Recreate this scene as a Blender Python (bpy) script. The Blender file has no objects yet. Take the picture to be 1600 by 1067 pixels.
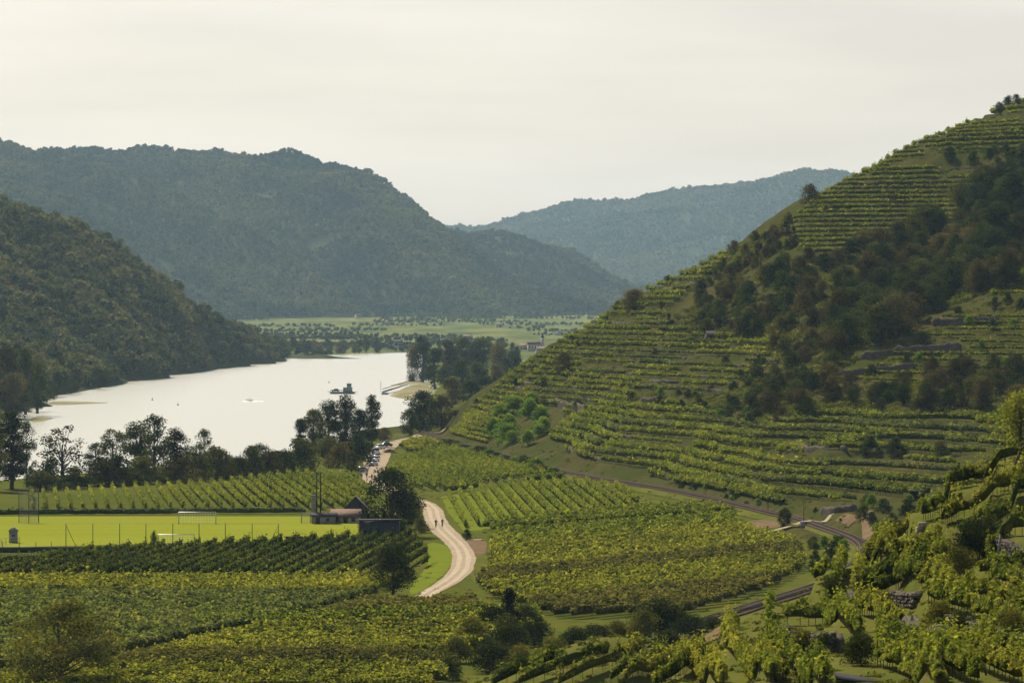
import bpy, bmesh, math, random
import numpy as np
from mathutils import Vector

random.seed(7)
SC = bpy.context.scene
COL = SC.collection
# ------------------------------------------------------------------ camera
F, CAM_Z, VH = 7600.0, 45.0, 470.0          # focal length in photo pixels, eye height, horizon row
cam_d = bpy.data.cameras.new('camera'); cam = bpy.data.objects.new('camera', cam_d); COL.objects.link(cam)
cam_d.sensor_width = 36.0; cam_d.lens = 36.0 * F / 1600.0
cam_d.shift_y = -(533.5 - VH) / 1600.0
cam_d.clip_start = 1.0; cam_d.clip_end = 60000.0
cam.location = (0, 0, CAM_Z); cam.rotation_euler = (math.radians(90), 0, 0)
SC.camera = cam
# ------------------------------------------------------------------ sky and sun
SUN_EL, SUN_AZ = math.radians(42), math.radians(-25)      # azimuth from +Y, negative = to the left
SC.world = bpy.data.worlds.new('World'); SC.world.use_nodes = True
wn = SC.world.node_tree.nodes; wl = SC.world.node_tree.links; wn.clear()
w_out = wn.new('ShaderNodeOutputWorld'); w_bg = wn.new('ShaderNodeBackground')
w_sky = wn.new('ShaderNodeTexSky'); w_sky.sky_type = 'NISHITA'; w_sky.sun_disc = False
w_sky.sun_elevation = SUN_EL; w_sky.sun_rotation = SUN_AZ
w_sky.air_density = 1.0; w_sky.dust_density = 2.5; w_sky.ozone_density = 1.0; w_sky.altitude = 200
w_hsv = wn.new('ShaderNodeHueSaturation'); w_hsv.inputs['Saturation'].default_value = 0.8
w_tint = wn.new('ShaderNodeMix'); w_tint.data_type = 'RGBA'; w_tint.blend_type = 'MULTIPLY'
w_tint.inputs[0].default_value = 1.0; w_tint.inputs[7].default_value = (1.04, 0.98, 0.935, 1)
# thin high cirrus veil
w_tc = wn.new('ShaderNodeTexCoord'); w_map = wn.new('ShaderNodeMapping'); w_map.inputs['Scale'].default_value = (9, 9, 70)
w_noi = wn.new('ShaderNodeTexNoise'); w_noi.inputs['Scale'].default_value = 1.6; w_noi.inputs['Detail'].default_value = 5
w_ramp = wn.new('ShaderNodeMapRange'); w_ramp.inputs[1].default_value = 0.35; w_ramp.inputs[2].default_value = 0.75
w_ramp.inputs[3].default_value = 0.95; w_ramp.inputs[4].default_value = 1.07
w_mul = wn.new('ShaderNodeMath'); w_mul.operation = 'MULTIPLY'; w_mul.inputs[1].default_value = 0.134
w_gam = wn.new('ShaderNodeGamma'); w_gam.inputs[1].default_value = 0.5
wl.new(w_sky.outputs[0], w_gam.inputs[0]); wl.new(w_gam.outputs[0], w_hsv.inputs['Color']); wl.new(w_hsv.outputs[0], w_tint.inputs[6])
wl.new(w_tc.outputs['Generated'], w_map.inputs[0]); wl.new(w_map.outputs[0], w_noi.inputs['Vector'])
wl.new(w_noi.outputs[0], w_ramp.inputs[0]); wl.new(w_ramp.outputs[0], w_mul.inputs[0])
wl.new(w_tint.outputs[2], w_bg.inputs[0]); wl.new(w_mul.outputs[0], w_bg.inputs[1]); wl.new(w_bg.outputs[0], w_out.inputs[0])
sun_dir = Vector((math.sin(SUN_AZ) * math.cos(SUN_EL), math.cos(SUN_AZ) * math.cos(SUN_EL), math.sin(SUN_EL)))
sd = bpy.data.lights.new('sun', 'SUN'); sd.energy = 5.0; sd.angle = math.radians(0.6); sd.color = (1.0, 0.90, 0.72)
sun = bpy.data.objects.new('sun', sd); COL.objects.link(sun); sun.rotation_euler = sun_dir.to_track_quat('Z', 'Y').to_euler()
sun.location = (0, 0, 400)
SC.view_settings.view_transform = 'Standard'; SC.view_settings.look = 'None'
SC.view_settings.gamma = 1.0; SC.view_settings.use_curve_mapping = False
SC.view_settings.exposure = 1.05
cy = SC.cycles
cy.max_bounces = 5; cy.diffuse_bounces = 2; cy.glossy_bounces = 2; cy.transmission_bounces = 3; cy.transparent_max_bounces = 8; cy.volume_bounces = 0
cy.caustics_reflective = False; cy.caustics_refractive = False

# ------------------------------------------------------------------ geometry helpers
def at(u, v, d): return np.array([(u - 800) * d / F, d, CAM_Z - (v - VH) * d / F])
def flat(u, v, z=0.0):
    d = F * (CAM_Z - z) / (v - VH); return np.array([(u - 800) * d / F, d, z])
def proj(x, y, z): return 800 + F * x / y, VH + F * (CAM_Z - z) / y
def in_poly(px, py, poly):
    px = np.asarray(px, float); py = np.asarray(py, float); r = np.zeros(px.shape, bool); n = len(poly)
    for i in range(n):
        x1, y1 = poly[i]; x2, y2 = poly[(i + 1) % n]
        if y1 == y2: continue
        r ^= ((y1 > py) != (y2 > py)) & (px < (x2 - x1) * (py - y1) / (y2 - y1) + x1)
    return r
def sstep(t): t = np.clip(t, 0, 1); return t * t * (3 - 2 * t)
def _h(i, j, s):
    n = (i * 374761393 + j * 668265263 + s * 974634777) & 0xffffffff
    n = ((n ^ (n >> 13)) * 1274126177) & 0xffffffff
    return ((n ^ (n >> 16)) & 0xffff) / 65535.0
def noise2(x, y, s=0):
    x = np.asarray(x, float); y = np.asarray(y, float)
    i = np.floor(x).astype(np.int64); j = np.floor(y).astype(np.int64); a = sstep(x - i); b = sstep(y - j)
    return (_h(i, j, s) * (1 - a) + _h(i + 1, j, s) * a) * (1 - b) + (_h(i, j + 1, s) * (1 - a) + _h(i + 1, j + 1, s) * a) * b - 0.5
def fbm(x, y, s=0, o=4):
    r = 0; a = 1.0
    for k in range(o): r = r + a * noise2(x * 2 ** k, y * 2 ** k, s + k); a *= .5
    return r
class TPS:
    def __init__(self, pts, ky=1.0, reg=1e-3):
        pts = np.array(pts, float); self.ky = ky; P = pts[:, :2].copy(); P[:, 1] *= ky
        self.c = P.mean(0); self.s = P.std(); self.P = (P - self.c) / self.s; n = len(P)
        K = self.k(self.P, self.P) + reg * np.eye(n); A = np.hstack([np.ones((n, 1)), self.P])
        M = np.block([[K, A], [A.T, np.zeros((3, 3))]])
        self.w = np.linalg.solve(M, np.concatenate([pts[:, 2], np.zeros(3)]))
    def k(self, a, b):
        r2 = ((a[:, None, :] - b[None]) ** 2).sum(-1); return 0.5 * r2 * np.log(r2 + 1e-12)
    def __call__(self, x, y):
        x = np.asarray(x, float); y = np.asarray(y, float); sh = x.shape
        Q = (np.stack([x.ravel(), y.ravel() * self.ky], 1) - self.c) / self.s; out = np.empty(len(Q))
        for i in range(0, len(Q), 40000):
            q = Q[i:i + 40000]; out[i:i + 40000] = self.k(q, self.P) @ self.w[:-3] + self.w[-3] + q @ self.w[-2:]
        return out.reshape(sh)
def new_mesh(name, V, faces, attr=None, smooth=False):
    """faces: list of int arrays (m,k)"""
    V = np.asarray(V, np.float32); me = bpy.data.meshes.new(name)
    faces = [np.asarray(f, np.int32) for f in faces if len(f)]
    nl = sum(f.size for f in faces); nf = sum(len(f) for f in faces)
    me.vertices.add(len(V)); me.vertices.foreach_set('co', V.ravel())
    me.loops.add(nl); me.loops.foreach_set('vertex_index', np.concatenate([f.ravel() for f in faces]))
    me.polygons.add(nf)
    tot = np.concatenate([np.full(len(f), f.shape[1], np.int32) for f in faces])
    me.polygons.foreach_set('loop_start', np.concatenate([[0], np.cumsum(tot)[:-1]]).astype(np.int32))
    me.polygons.foreach_set('loop_total', tot)
    if smooth: me.polygons.foreach_set('use_smooth', np.ones(nf, bool))
    if attr is not None:
        a = me.attributes.new('tint', 'FLOAT', 'FACE'); a.data.foreach_set('value', np.asarray(attr, np.float32))
    me.update(calc_edges=True); me.validate(); return me
class MB:
    """collects simple shapes into one mesh"""
    def __init__(self): self.v = []; self.f = {}; self.n = 0
    def add(self, V, faces):
        self.v.append(np.asarray(V, float))
        for f in faces: self.f.setdefault(len(f), []).append([i + self.n for i in f])
        self.n += len(V); return self
    def box(self, c, s, rz=0.0, taper=1.0):
        x, y, z = s[0] / 2, s[1] / 2, s[2] / 2; t = taper
        V = np.array([(-x, -y, -z), (x, -y, -z), (x, y, -z), (-x, y, -z), (-x * t, -y * t, z), (x * t, -y * t, z), (x * t, y * t, z), (-x * t, y * t, z)])
        ca, sa = math.cos(rz), math.sin(rz); R = np.array([[ca, -sa, 0], [sa, ca, 0], [0, 0, 1]])
        return self.add(V @ R.T + np.array(c), [(3, 2, 1, 0), (4, 5, 6, 7), (0, 1, 5, 4), (1, 2, 6, 5), (2, 3, 7, 6), (3, 0, 4, 7)])
    def tube(self, pts, r, n=6, cap=True):
        pts = np.asarray(pts, float); r = np.broadcast_to(np.asarray(r, float), (len(pts),)); V = []
        for i, p in enumerate(pts):
            t = pts[min(i + 1, len(pts) - 1)] - pts[max(i - 1, 0)]; t = t / (np.linalg.norm(t) + 1e-9)
            a = np.cross(t, (0, 0, 1)) if abs(t[2]) < .9 else np.cross(t, (1, 0, 0)); a /= np.linalg.norm(a); b = np.cross(t, a)
            for k in range(n): an = 2 * math.pi * k / n; V.append(p + r[i] * (math.cos(an) * a + math.sin(an) * b))
        fs = [(i * n + k, i * n + (k + 1) % n, (i + 1) * n + (k + 1) % n, (i + 1) * n + k) for i in range(len(pts) - 1) for k in range(n)]
        if cap: fs += [tuple(range(n))[::-1], tuple((len(pts) - 1) * n + k for k in range(n))]
        return self.add(V, fs)
    def prism(self, prof, axis_from, axis_to):
        """profile of 3-D points at axis_from offset swept to axis_to"""
        a = np.asarray(prof, float) + np.asarray(axis_from, float); b = np.asarray(prof, float) + np.asarray(axis_to, float); n = len(prof)
        return self.add(np.vstack([a, b]), [tuple(range(n))[::-1], tuple(range(n, 2 * n))] + [(i, (i + 1) % n, n + (i + 1) % n, n + i) for i in range(n)])
    def mesh(self, name, mat=None, smooth=False):
        me = new_mesh(name, np.vstack(self.v), [np.array(f) for f in self.f.values()], smooth=smooth)
        if mat: me.materials.append(mat)
        return me
def obj(name, me, parent=None, mat=None, loc=None):
    o = bpy.data.objects.new(name, me); COL.objects.link(o)
    if mat is not None and not len(me.materials): me.materials.append(mat)
    if parent is not None: o.parent = parent
    if loc is not None: o.location = loc
    return o
def tag(o, label=None, cat=None, group=None, kind=None):
    if label: o['label'] = label
    if cat: o['category'] = cat
    if group: o['group'] = group
    if kind: o['kind'] = kind
    return o
def thing(name, label, cat, loc, rz=0.0, group=None, scale=None):
    o = bpy.data.objects.new(name, None); COL.objects.link(o); o.empty_display_size = .5
    o.location = [float(c) for c in loc]; o.rotation_euler = (0, 0, rz)
    if scale is not None: o.scale = scale
    return tag(o, label, cat, group)
def struct(name, me, mat, label=None):
    o = obj(name, me, None, mat); o['kind'] = 'structure'
    if label: o['label'] = label
    return o
def grid_mesh(name, X, Y, Z, keep=None, smooth=True):
    n, m = X.shape; V = np.stack([X, Y, Z], -1).reshape(-1, 3); idx = np.arange(n * m).reshape(n, m)
    q = np.stack([idx[:-1, :-1], idx[:-1, 1:], idx[1:, 1:], idx[1:, :-1]], -1).reshape(-1, 4)
    if keep is not None:
        k = keep.ravel(); q = q[k[q].any(1)]
        used = np.unique(q); re = np.zeros(n * m, np.int64); re[used] = np.arange(len(used)); V = V[used]; q = re[q]
    return new_mesh(name, V, [q], smooth=smooth)

# ------------------------------------------------------------------ materials
def nmat(name):
    m = bpy.data.materials.new(name); m.use_nodes = True; nt = m.node_tree; nt.nodes.clear()
    out = nt.nodes.new('ShaderNodeOutputMaterial'); return m, nt, out
def ramp(nt, stops):
    r = nt.nodes.new('ShaderNodeValToRGB'); e = r.color_ramp.elements
    while len(e) < len(stops): e.new(0.5)
    for k, (p, c) in enumerate(stops): e[k].position = p; e[k].color = (*c, 1)
    return r
def tex(nt, scale, detail=4, rough=.55, stretch=None):
    g = nt.nodes.new('ShaderNodeNewGeometry'); n = nt.nodes.new('ShaderNodeTexNoise')
    n.inputs['Scale'].default_value = scale; n.inputs['Detail'].default_value = detail; n.inputs['Roughness'].default_value = rough
    if stretch:
        mp = nt.nodes.new('ShaderNodeMapping'); mp.inputs['Scale'].default_value = stretch; nt.links.new(g.outputs['Position'], mp.inputs[0]); nt.links.new(mp.outputs[0], n.inputs['Vector'])
    else: nt.links.new(g.outputs['Position'], n.inputs['Vector'])
    return n
def mix_col(nt, fac, a, b, mode='MIX'):
    m = nt.nodes.new('ShaderNodeMix'); m.data_type = 'RGBA'; m.blend_type = mode
    for s, val in ((0, fac), (6, a), (7, b)):
        if hasattr(val, 'is_output') or isinstance(val, bpy.types.NodeSocket): nt.links.new(val, m.inputs[s])
        else: m.inputs[s].default_value = val if s == 0 else (*val, 1)
    return m.outputs[2]
def maprange(nt, sock, a, b, c, d):
    m = nt.nodes.new('ShaderNodeMapRange'); nt.links.new(sock, m.inputs[0])
    for k, val in enumerate((a, b, c, d)): m.inputs[k + 1].default_value = val
    return m.outputs[0]
def foliage(name, stops, trans=0.3, patch=0.03, patch_amt=0.5, obj_var=0.25, fold_shade=0.0):
    """leaf material: per-leaf tint attribute, patches across the ground, per-object variation, light through the leaf"""
    m, nt, out = nmat(name); L = nt.links.new
    a = nt.nodes.new('ShaderNodeAttribute'); a.attribute_name = 'tint'
    n = tex(nt, patch, 3); oi = nt.nodes.new('ShaderNodeObjectInfo')
    s1 = nt.nodes.new('ShaderNodeMath'); s1.operation = 'MULTIPLY_ADD'; L(maprange(nt, n.outputs[0], .3, .7, -.5, .5), s1.inputs[0]); s1.inputs[1].default_value = patch_amt; L(a.outputs['Fac'], s1.inputs[2])
    s2 = nt.nodes.new('ShaderNodeMath'); s2.operation = 'MULTIPLY_ADD'; L(maprange(nt, oi.outputs['Random'], 0, 1, -.5, .5), s2.inputs[0]); s2.inputs[1].default_value = obj_var; L(s1.outputs[0], s2.inputs[2])
    if fold_shade:      # lighter and darker stands per tree, painted to suggest shaded hill folds
        ia = nt.nodes.new('ShaderNodeAttribute'); ia.attribute_name = 'tone'; ia.attribute_type = 'INSTANCER'; s3 = nt.nodes.new('ShaderNodeMath'); s3.operation = 'MULTIPLY_ADD'; L(ia.outputs['Fac'], s3.inputs[0]); s3.inputs[1].default_value = fold_shade; L(s2.outputs[0], s3.inputs[2]); s2 = s3
    r = ramp(nt, stops); L(s2.outputs[0], r.inputs[0])
    d = nt.nodes.new('ShaderNodeBsdfDiffuse'); t = nt.nodes.new('ShaderNodeBsdfTranslucent'); mx = nt.nodes.new('ShaderNodeMixShader')
    L(r.outputs[0], d.inputs[0]); L(mix_col(nt, 1.0, r.outputs[0], (1.0, 1.05, .55), 'MULTIPLY'), t.inputs[0]); mx.inputs[0].default_value = trans
    L(d.outputs[0], mx.inputs[1]); L(t.outputs[0], mx.inputs[2]); L(mx.outputs[0], out.inputs[0]); return m
def simple(name, col, rough=.7, var=.25, scale=1.0, metal=0.0, bump=0.0, stretch=None, spec=.3):
    m, nt, out = nmat(name); L = nt.links.new; b = nt.nodes.new('ShaderNodeBsdfPrincipled')
    n = tex(nt, scale, 5, .6, stretch); c = np.array(col)
    r = ramp(nt, [(.3, tuple(np.clip(c * (1 - var), 0, 1))), (.7, tuple(np.clip(c * (1 + var), 0, 1)))]); L(n.outputs[0], r.inputs[0]); L(r.outputs[0], b.inputs['Base Color'])
    b.inputs['Roughness'].default_value = rough; b.inputs['Metallic'].default_value = metal; b.inputs['Specular IOR Level'].default_value = spec
    if bump:
        bp = nt.nodes.new('ShaderNodeBump'); bp.inputs['Strength'].default_value = bump; L(n.outputs[0], bp.inputs['Height']); L(bp.outputs[0], b.inputs['Normal'])
    L(b.outputs[0], out.inputs[0]); return m
def ground_mat(name, c1, c2, c3, s1=.02, s2=.25, bump=.3, stretch=None, dist=1.0):
    m, nt, out = nmat(name); L = nt.links.new; b = nt.nodes.new('ShaderNodeBsdfPrincipled'); b.inputs['Roughness'].default_value = 1.0; b.inputs['Specular IOR Level'].default_value = 0.0
    n1 = tex(nt, s1, 4, .6, stretch); n2 = tex(nt, s2, 6, .7)
    k = mix_col(nt, maprange(nt, n1.outputs[0], .38, .62, 0, 1), c1, c2); k2 = mix_col(nt, maprange(nt, n2.outputs[0], .45, .72, 0, .8), k, c3); L(k2, b.inputs['Base Color'])
    bp = nt.nodes.new('ShaderNodeBump'); bp.inputs['Strength'].default_value = bump; bp.inputs['Distance'].default_value = dist; L(n2.outputs[0], bp.inputs['Height']); L(bp.outputs[0], b.inputs['Normal'])
    L(b.outputs[0], out.inputs[0]); return m
M = {}
VG = (.026, .042, .010); VM = (.122, .148, .022); VY = (.225, .23, .036); VX = (.31, .28, .042)
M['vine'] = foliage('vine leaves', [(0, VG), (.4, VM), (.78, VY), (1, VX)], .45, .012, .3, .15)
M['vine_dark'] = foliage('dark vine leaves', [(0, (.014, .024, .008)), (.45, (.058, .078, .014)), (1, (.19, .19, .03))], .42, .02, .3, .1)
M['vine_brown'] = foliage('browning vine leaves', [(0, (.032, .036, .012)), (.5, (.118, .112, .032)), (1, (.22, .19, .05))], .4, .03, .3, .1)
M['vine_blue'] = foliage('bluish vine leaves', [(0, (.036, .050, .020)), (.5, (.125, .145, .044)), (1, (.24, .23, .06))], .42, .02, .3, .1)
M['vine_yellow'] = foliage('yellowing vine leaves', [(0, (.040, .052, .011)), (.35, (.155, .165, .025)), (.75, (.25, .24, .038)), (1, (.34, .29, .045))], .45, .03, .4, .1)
M['leaf'] = foliage('tree leaves', [(0, (.009, .016, .008)), (.5, (.032, .045, .014)), (1, (.125, .125, .032))], .33, .03, .35, .45)
M['leaf_brown'] = foliage('autumn tree leaves', [(0, (.016, .016, .010)), (.5, (.050, .043, .020)), (1, (.145, .115, .042))], .33, .03, .35, .5)
M['leaf_olive'] = foliage('olive tree leaves', [(0, (.028, .034, .010)), (.5, (.095, .095, .022)), (1, (.20, .17, .035))], .35, .1, .3, .1)
M['leaf_dark'] = foliage('dark evergreen needles', [(0, (.006, .010, .006)), (.5, (.016, .022, .010)), (1, (.05, .055, .02))], .15, .1, .3, .1)
M['leaf_bright'] = foliage('bright shrub leaves', [(0, (.035, .075, .010)), (.5, (.115, .19, .025)), (1, (.21, .28, .035))], .4, .05, .3, .3)
M['leaf_far'] = foliage('far forest leaves', [(0, (.014, .022, .015)), (.5, (.056, .068, .036)), (1, (.165, .15, .065))], .25, .0035, .4, .3, fold_shade=1.0)
M['bark'] = simple('bark', (.045, .036, .028), .95, .4, 2.0, bump=.4)
M['stake'] = simple('weathered stakes', (.085, .066, .05), .95, .3, 3.0, spec=.03)
M['grass'] = ground_mat('meadow grass', (.050, .064, .011), (.070, .072, .014), (.032, .040, .009), .03, .4)
M['bank'] = ground_mat('dry bank grass', (.075, .080, .016), (.052, .066, .012), (.085, .064, .028), .05, .35)
M['hillside'] = ground_mat('hillside grass and soil', (.034, .040, .009), (.050, .046, .016), (.018, .021, .008), .03, .3)
M['field'] = ground_mat('far meadow strips', (.115, .118, .040), (.040, .058, .020), (.055, .070, .026), .02, .03, stretch=(1.0, .16, 1))
M['forest_floor'] = ground_mat('forest floor', (.030, .040, .018), (.045, .048, .022), (.02, .025, .014), .01, .08)
M['pitch'] = ground_mat('mown sports turf', (.128, .146, .014), (.150, .164, .017), (.110, .128, .015), .06, .8, .1, stretch=(.08, 1, 1))
M['aisle'] = ground_mat('grass between rows', (.085, .110, .012), (.105, .125, .014), (.06, .08, .010), .1, .8, .2)
M['tuft'] = foliage('grass and weed tufts', [(0, (.030, .042, .010)), (.5, (.085, .098, .018)), (1, (.17, .15, .035))], .3, .05, .5, .5)
M['road'] = ground_mat('pale gravel road', (.25, .205, .15), (.21, .17, .125), (.17, .145, .105), .15, 1.2, .15)
M['track'] = ground_mat('worn wheel tracks', (.31, .262, .20), (.27, .225, .17), (.22, .185, .135), .2, 1.5, .15)
M['dirt'] = ground_mat('brown soil', (.10, .070, .042), (.13, .093, .058), (.065, .048, .03), .15, 1.0, .3)
M['gravel'] = ground_mat('river gravel', (.20, .175, .12), (.13, .13, .06), (.09, .09, .04), .03, .3, .2)
M['ballast'] = ground_mat('track ballast', (.075, .055, .044), (.095, .070, .056), (.05, .038, .033), .3, 2.5, .4)
M['rail'] = simple('rusty railway steel', (.075, .055, .045), .95, .3, 2.0, spec=.03)
M['stone'] = ground_mat('dry stone wall', (.075, .067, .057), (.115, .10, .082), (.035, .032, .028), .6, 2.2, .8, dist=.3)
M['step'] = simple('stair stone', (.20, .18, .15), .95, .3, 2.0, spec=.05)
M['white'] = simple('white paint', (.50, .49, .46), .6, .08)
M['black'] = simple('black boards', (.016, .018, .021), .95, .3, spec=.05)
M['navy'] = simple('dark blue-green metal sheet', (.012, .016, .024), .5, .25, .5)
M['concrete'] = simple('concrete', (.19, .178, .165), .9, .25, 1.2, spec=.05)
M['roof'] = simple('clay roof tiles', (.115, .078, .062), .95, .25, 2.0, spec=.05)
M['roof_dark'] = simple('dark roof tiles', (.035, .032, .035), .95, .3, 2.0, spec=.05)
M['plaster'] = simple('plaster', (.36, .33, .28), .8, .15, .8)
M['glass'] = simple('dark glass', (.02, .025, .03), .08, .1, spec=.6)
M['tyre'] = simple('tyre rubber', (.02, .02, .02), .9, .2)
M['metal'] = simple('weathered steel', (.16, .16, .155), .8, .25, 2.0, .1, spec=.1)
M['green_metal'] = simple('green painted posts', (.03, .045, .03), .6, .2)
# ------------------------------------------------------------------ terrain functions
XS = np.array([(300, -900), (1000, -260), (1100, -185), (1250, -134), (1382, -90), (1551, -70), (1689, -48), (1760, -43), (2000, -46), (2235, -49), (2450, -52), (3000, -60), (3600, -76), (4634, -97), (4760, -97), (9000, -97)], float)
XL = np.array([(300, -1400), (1500, -330), (1900, -222), (2054, -208), (2500, -240), (3167, -237), (3600, -226), (3958, -208), (4400, -170), (4600, -130), (4690, -97), (9000, -97)], float)
WATER_Z = -5.0
def valley(x, y):
    out = np.maximum(np.maximum(np.interp(y, XL[:, 0], XL[:, 1]) - x, x - np.interp(y, XS[:, 0], XS[:, 1])), (y - 4690) * .5)
    k = np.clip(1 + (y - 1800) / 1500, 1, 2.0)
    z = -8 + 8 * sstep((out + 8) / (24 * k))
    z = z + np.clip((y - 4740) * .0062, 0, 40)
    return z + np.where((out > 30) & (y > 2400), 1.2 * fbm(x / 60, y / 60, 3, 3), 0)
# main terraced hill: (u, v, distance) read off the photograph's slope
HP = [(1300, 830, 918), (1300, 790, 997), (1300, 760, 1040), (1300, 720, 1080), (1300, 690, 1140), (1300, 650, 1210), (1300, 600, 1270), (1300, 550, 1320), (1300, 500, 1370), (1300, 450, 1420), (1300, 400, 1470), (1300, 350, 1520), (1300, 304, 1560),
      (1590, 650, 1150), (1590, 600, 1210), (1590, 540, 1260), (1590, 480, 1300), (1590, 440, 1325), (1590, 415, 1400), (1590, 360, 1450), (1590, 300, 1500), (1590, 240, 1545), (1590, 176, 1590), (1700, 640, 1120), (1700, 400, 1330), (1700, 370, 1420), (1700, 130, 1600),
      (1450, 760, 1010), (1450, 700, 1080), (1450, 660, 1160), (1450, 600, 1230), (1450, 550, 1280), (1450, 510, 1310), (1450, 485, 1390), (1450, 420, 1450), (1450, 350, 1510), (1450, 280, 1560), (1450, 228, 1590), (1520, 190+9, 1590), (1380, 265, 1580),
      (1150, 785, 1046), (1150, 740, 1110), (1150, 700, 1170), (1150, 660, 1250), (1150, 600, 1340), (1150, 550, 1400), (1150, 500, 1450), (1150, 450, 1500), (1150, 400, 1540), (1150, 389, 1560), (1220, 345, 1560), (1080, 428, 1580),
      (1000, 745, 1202), (1000, 700, 1250), (1000, 660, 1310), (1000, 600, 1420), (1000, 550, 1490), (1000, 500, 1550), (1000, 470, 1590), (920, 518, 1600),
      (850, 715, 1345), (850, 690, 1405), (850, 650, 1460), (850, 600, 1540), (850, 560, 1600), (750, 695, 1466), (750, 655, 1530), (750, 622, 1600), (690, 682, 1556), (690, 668, 1580), (800, 590, 1605)]
hpts = [at(*p) for p in HP]
for (u, v, d) in [(1700, 130, 1600), (1590, 176, 1590), (1450, 228, 1590), (1300, 304, 1560), (1150, 389, 1560), (1000, 470, 1590), (850, 560, 1600), (750, 622, 1600)]:
    p = at(u, v, d); hpts.append((p[0] + 3, d + 110, p[2] - 6)); hpts.append((p[0] + 10, d + 300, p[2] - 35))
for (x, y) in [(-60, 1500), (-60, 1650), (-70, 1800), (-30, 1850), (-35, 1300), (0, 1000), (20, 800), (-10, 1150), (-60, 1950), (30, 700), (-28, 1420), (75, 800), (95, 760), (60, 680), (130, 760), (160, 820), (200, 700), (100, 640), (40, 1000), (3, 1200), (-20, 1330), (48, 900), (28, 1100)]: hpts.append((x, y, -8 if x < -40 else (-3 if y > 860 or x < 50 else -5)))
H_tps = TPS(hpts, .42, 2e-4)
hx = np.arange(-60, 232, .85); hy = np.arange(640, 1960, 2.4)
HX, HY = np.meshgrid(hx, hy)
HS = H_tps(HX, HY); HU, HV = proj(HX, HY, HS); HS = HS + sstep((HS - 4) / 10) * (1.7 * fbm(HX / 12, HY / 24, 11, 3) + 4.4 * fbm(HX / 32, HY / 58, 13, 2) * (.45 + .55 * sstep((1450 - HU) / 300)))
HU, HV = proj(HX, HY, HS)
def boxblur(a, n):
    for _ in range(n):
        p = np.pad(a, 1, mode='edge'); a = (p[:-2, 1:-1] + p[2:, 1:-1] + p[1:-1, :-2] + p[1:-1, 2:] + 2 * a) / 6
    return a
RZ = 1.0
rail_pts = [flat(1060, 1000, RZ), flat(1105, 970, RZ), flat(1165, 951, RZ), (52, 775, RZ), flat(1350, 855, RZ), flat(1290, 825, RZ), flat(1200, 800, RZ), flat(1050, 766, RZ), flat(900, 741, RZ), flat(780, 710, RZ), flat(680, 682, RZ), (-32, 1700, RZ), (-34, 1850, RZ)]
_rp = np.array([p_[:2] for p_ in rail_pts]); _rs = np.argsort(_rp[:, 1]); _ry = np.linspace(_rp[:, 1].min(), _rp[:, 1].max(), 300); _rt = TPS([(0.0, y_, x_) for x_, y_ in _rp] + [(50.0, y_, x_) for x_, y_ in _rp], 1.0, 1e-9) if False else None
def rail_x(y): return np.interp(y, _rp[_rs, 1], _rp[_rs, 0])
def rail_cut(z, x, y):
    dd = np.abs(x - rail_x(y)) * .97; return np.where((y > 630) & (y < 1860) & (dd < 16), np.minimum(z, RZ - .5 + np.maximum(0, dd - 3.5) ** 1.7 * .3), z)
V0 = [(1330, 275), (1450, 215), (1560, 165), (1640, 120), (1640, 238), (1470, 243), (1400, 258), (1340, 285)]
V1 = [(1235, 385), (1232, 345), (1280, 305), (1350, 266), (1400, 262), (1600, 262), (1580, 285), (1525, 300), (1505, 325), (1490, 352), (1440, 367), (1370, 388), (1310, 400), (1270, 400)]
V2 = [(690, 672), (720, 650), (790, 590), (890, 522), (985, 462), (1040, 435), (1130, 388), (1140, 405), (1075, 460), (1030, 505), (1100, 522), (1210, 535), (1220, 572), (1160, 590), (1120, 615), (1010, 612), (960, 640), (880, 650), (860, 640), (830, 650), (770, 660)]
V3 = [(850, 688), (880, 660), (940, 636), (1050, 632), (1180, 668), (1300, 645), (1620, 648), (1620, 700), (1480, 715), (1510, 745), (1440, 778), (1200, 786), (1080, 762), (1000, 738), (900, 712)]
V5 = [(690, 692), (700, 655), (765, 640), (800, 640), (755, 690), (740, 705)]
V4 = [(1620, 425), (1450, 502), (1350, 565), (1285, 600), (1300, 608), (1430, 598), (1620, 575)]
msk = np.zeros(HS.shape)
for P_ in (V0, V1, V2, V3, V4): msk[in_poly(HU, HV, P_)] = 1
steep_mask = np.zeros(HS.shape); 
for P_ in (V0, V1, V2, V4): steep_mask[in_poly(HU, HV, P_)] = 1
msk = boxblur(msk, 3)
STEP = 1.6
def terr(z, step, f0=.70):
    k = np.floor(z / step); f = z / step - k
    return step * (k + .10 * f / f0 * (f < f0) + np.where(f >= f0, .10 + .90 * sstep((f - f0) / (1 - f0)), 0))
HT = HS * (1 - msk) + msk * np.where(boxblur(steep_mask, 2) > .5, terr(HS, STEP), terr(HS, 1.6, .82))
HT = HT + (1 - msk) * .5 * fbm(HX / 5, HY / 8, 5, 3) * sstep((HS - 5) / 6)
HT = rail_cut(HT, HX, HY); HS = rail_cut(HS, HX, HY)
def bil(A, x, y, x0, dx, y0, dy):
    fx = np.clip((np.asarray(x, float) - x0) / dx, 0, A.shape[1] - 1.001); fy = np.clip((np.asarray(y, float) - y0) / dy, 0, A.shape[0] - 1.001)
    i = fx.astype(int); j = fy.astype(int); a = fx - i; b = fy - j
    return (A[j, i] * (1 - a) + A[j, i + 1] * a) * (1 - b) + (A[j + 1, i] * (1 - a) + A[j + 1, i + 1] * a) * b
def hill(x, y):
    x = np.asarray(x, float); y = np.asarray(y, float)
    z = bil(HT, x, y, hx[0], .85, hy[0], 2.4); return np.where((y < hy[0]) | (y > hy[-1]) | (x < hx[0]) | (x > hx[-1]), -30, z)
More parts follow.
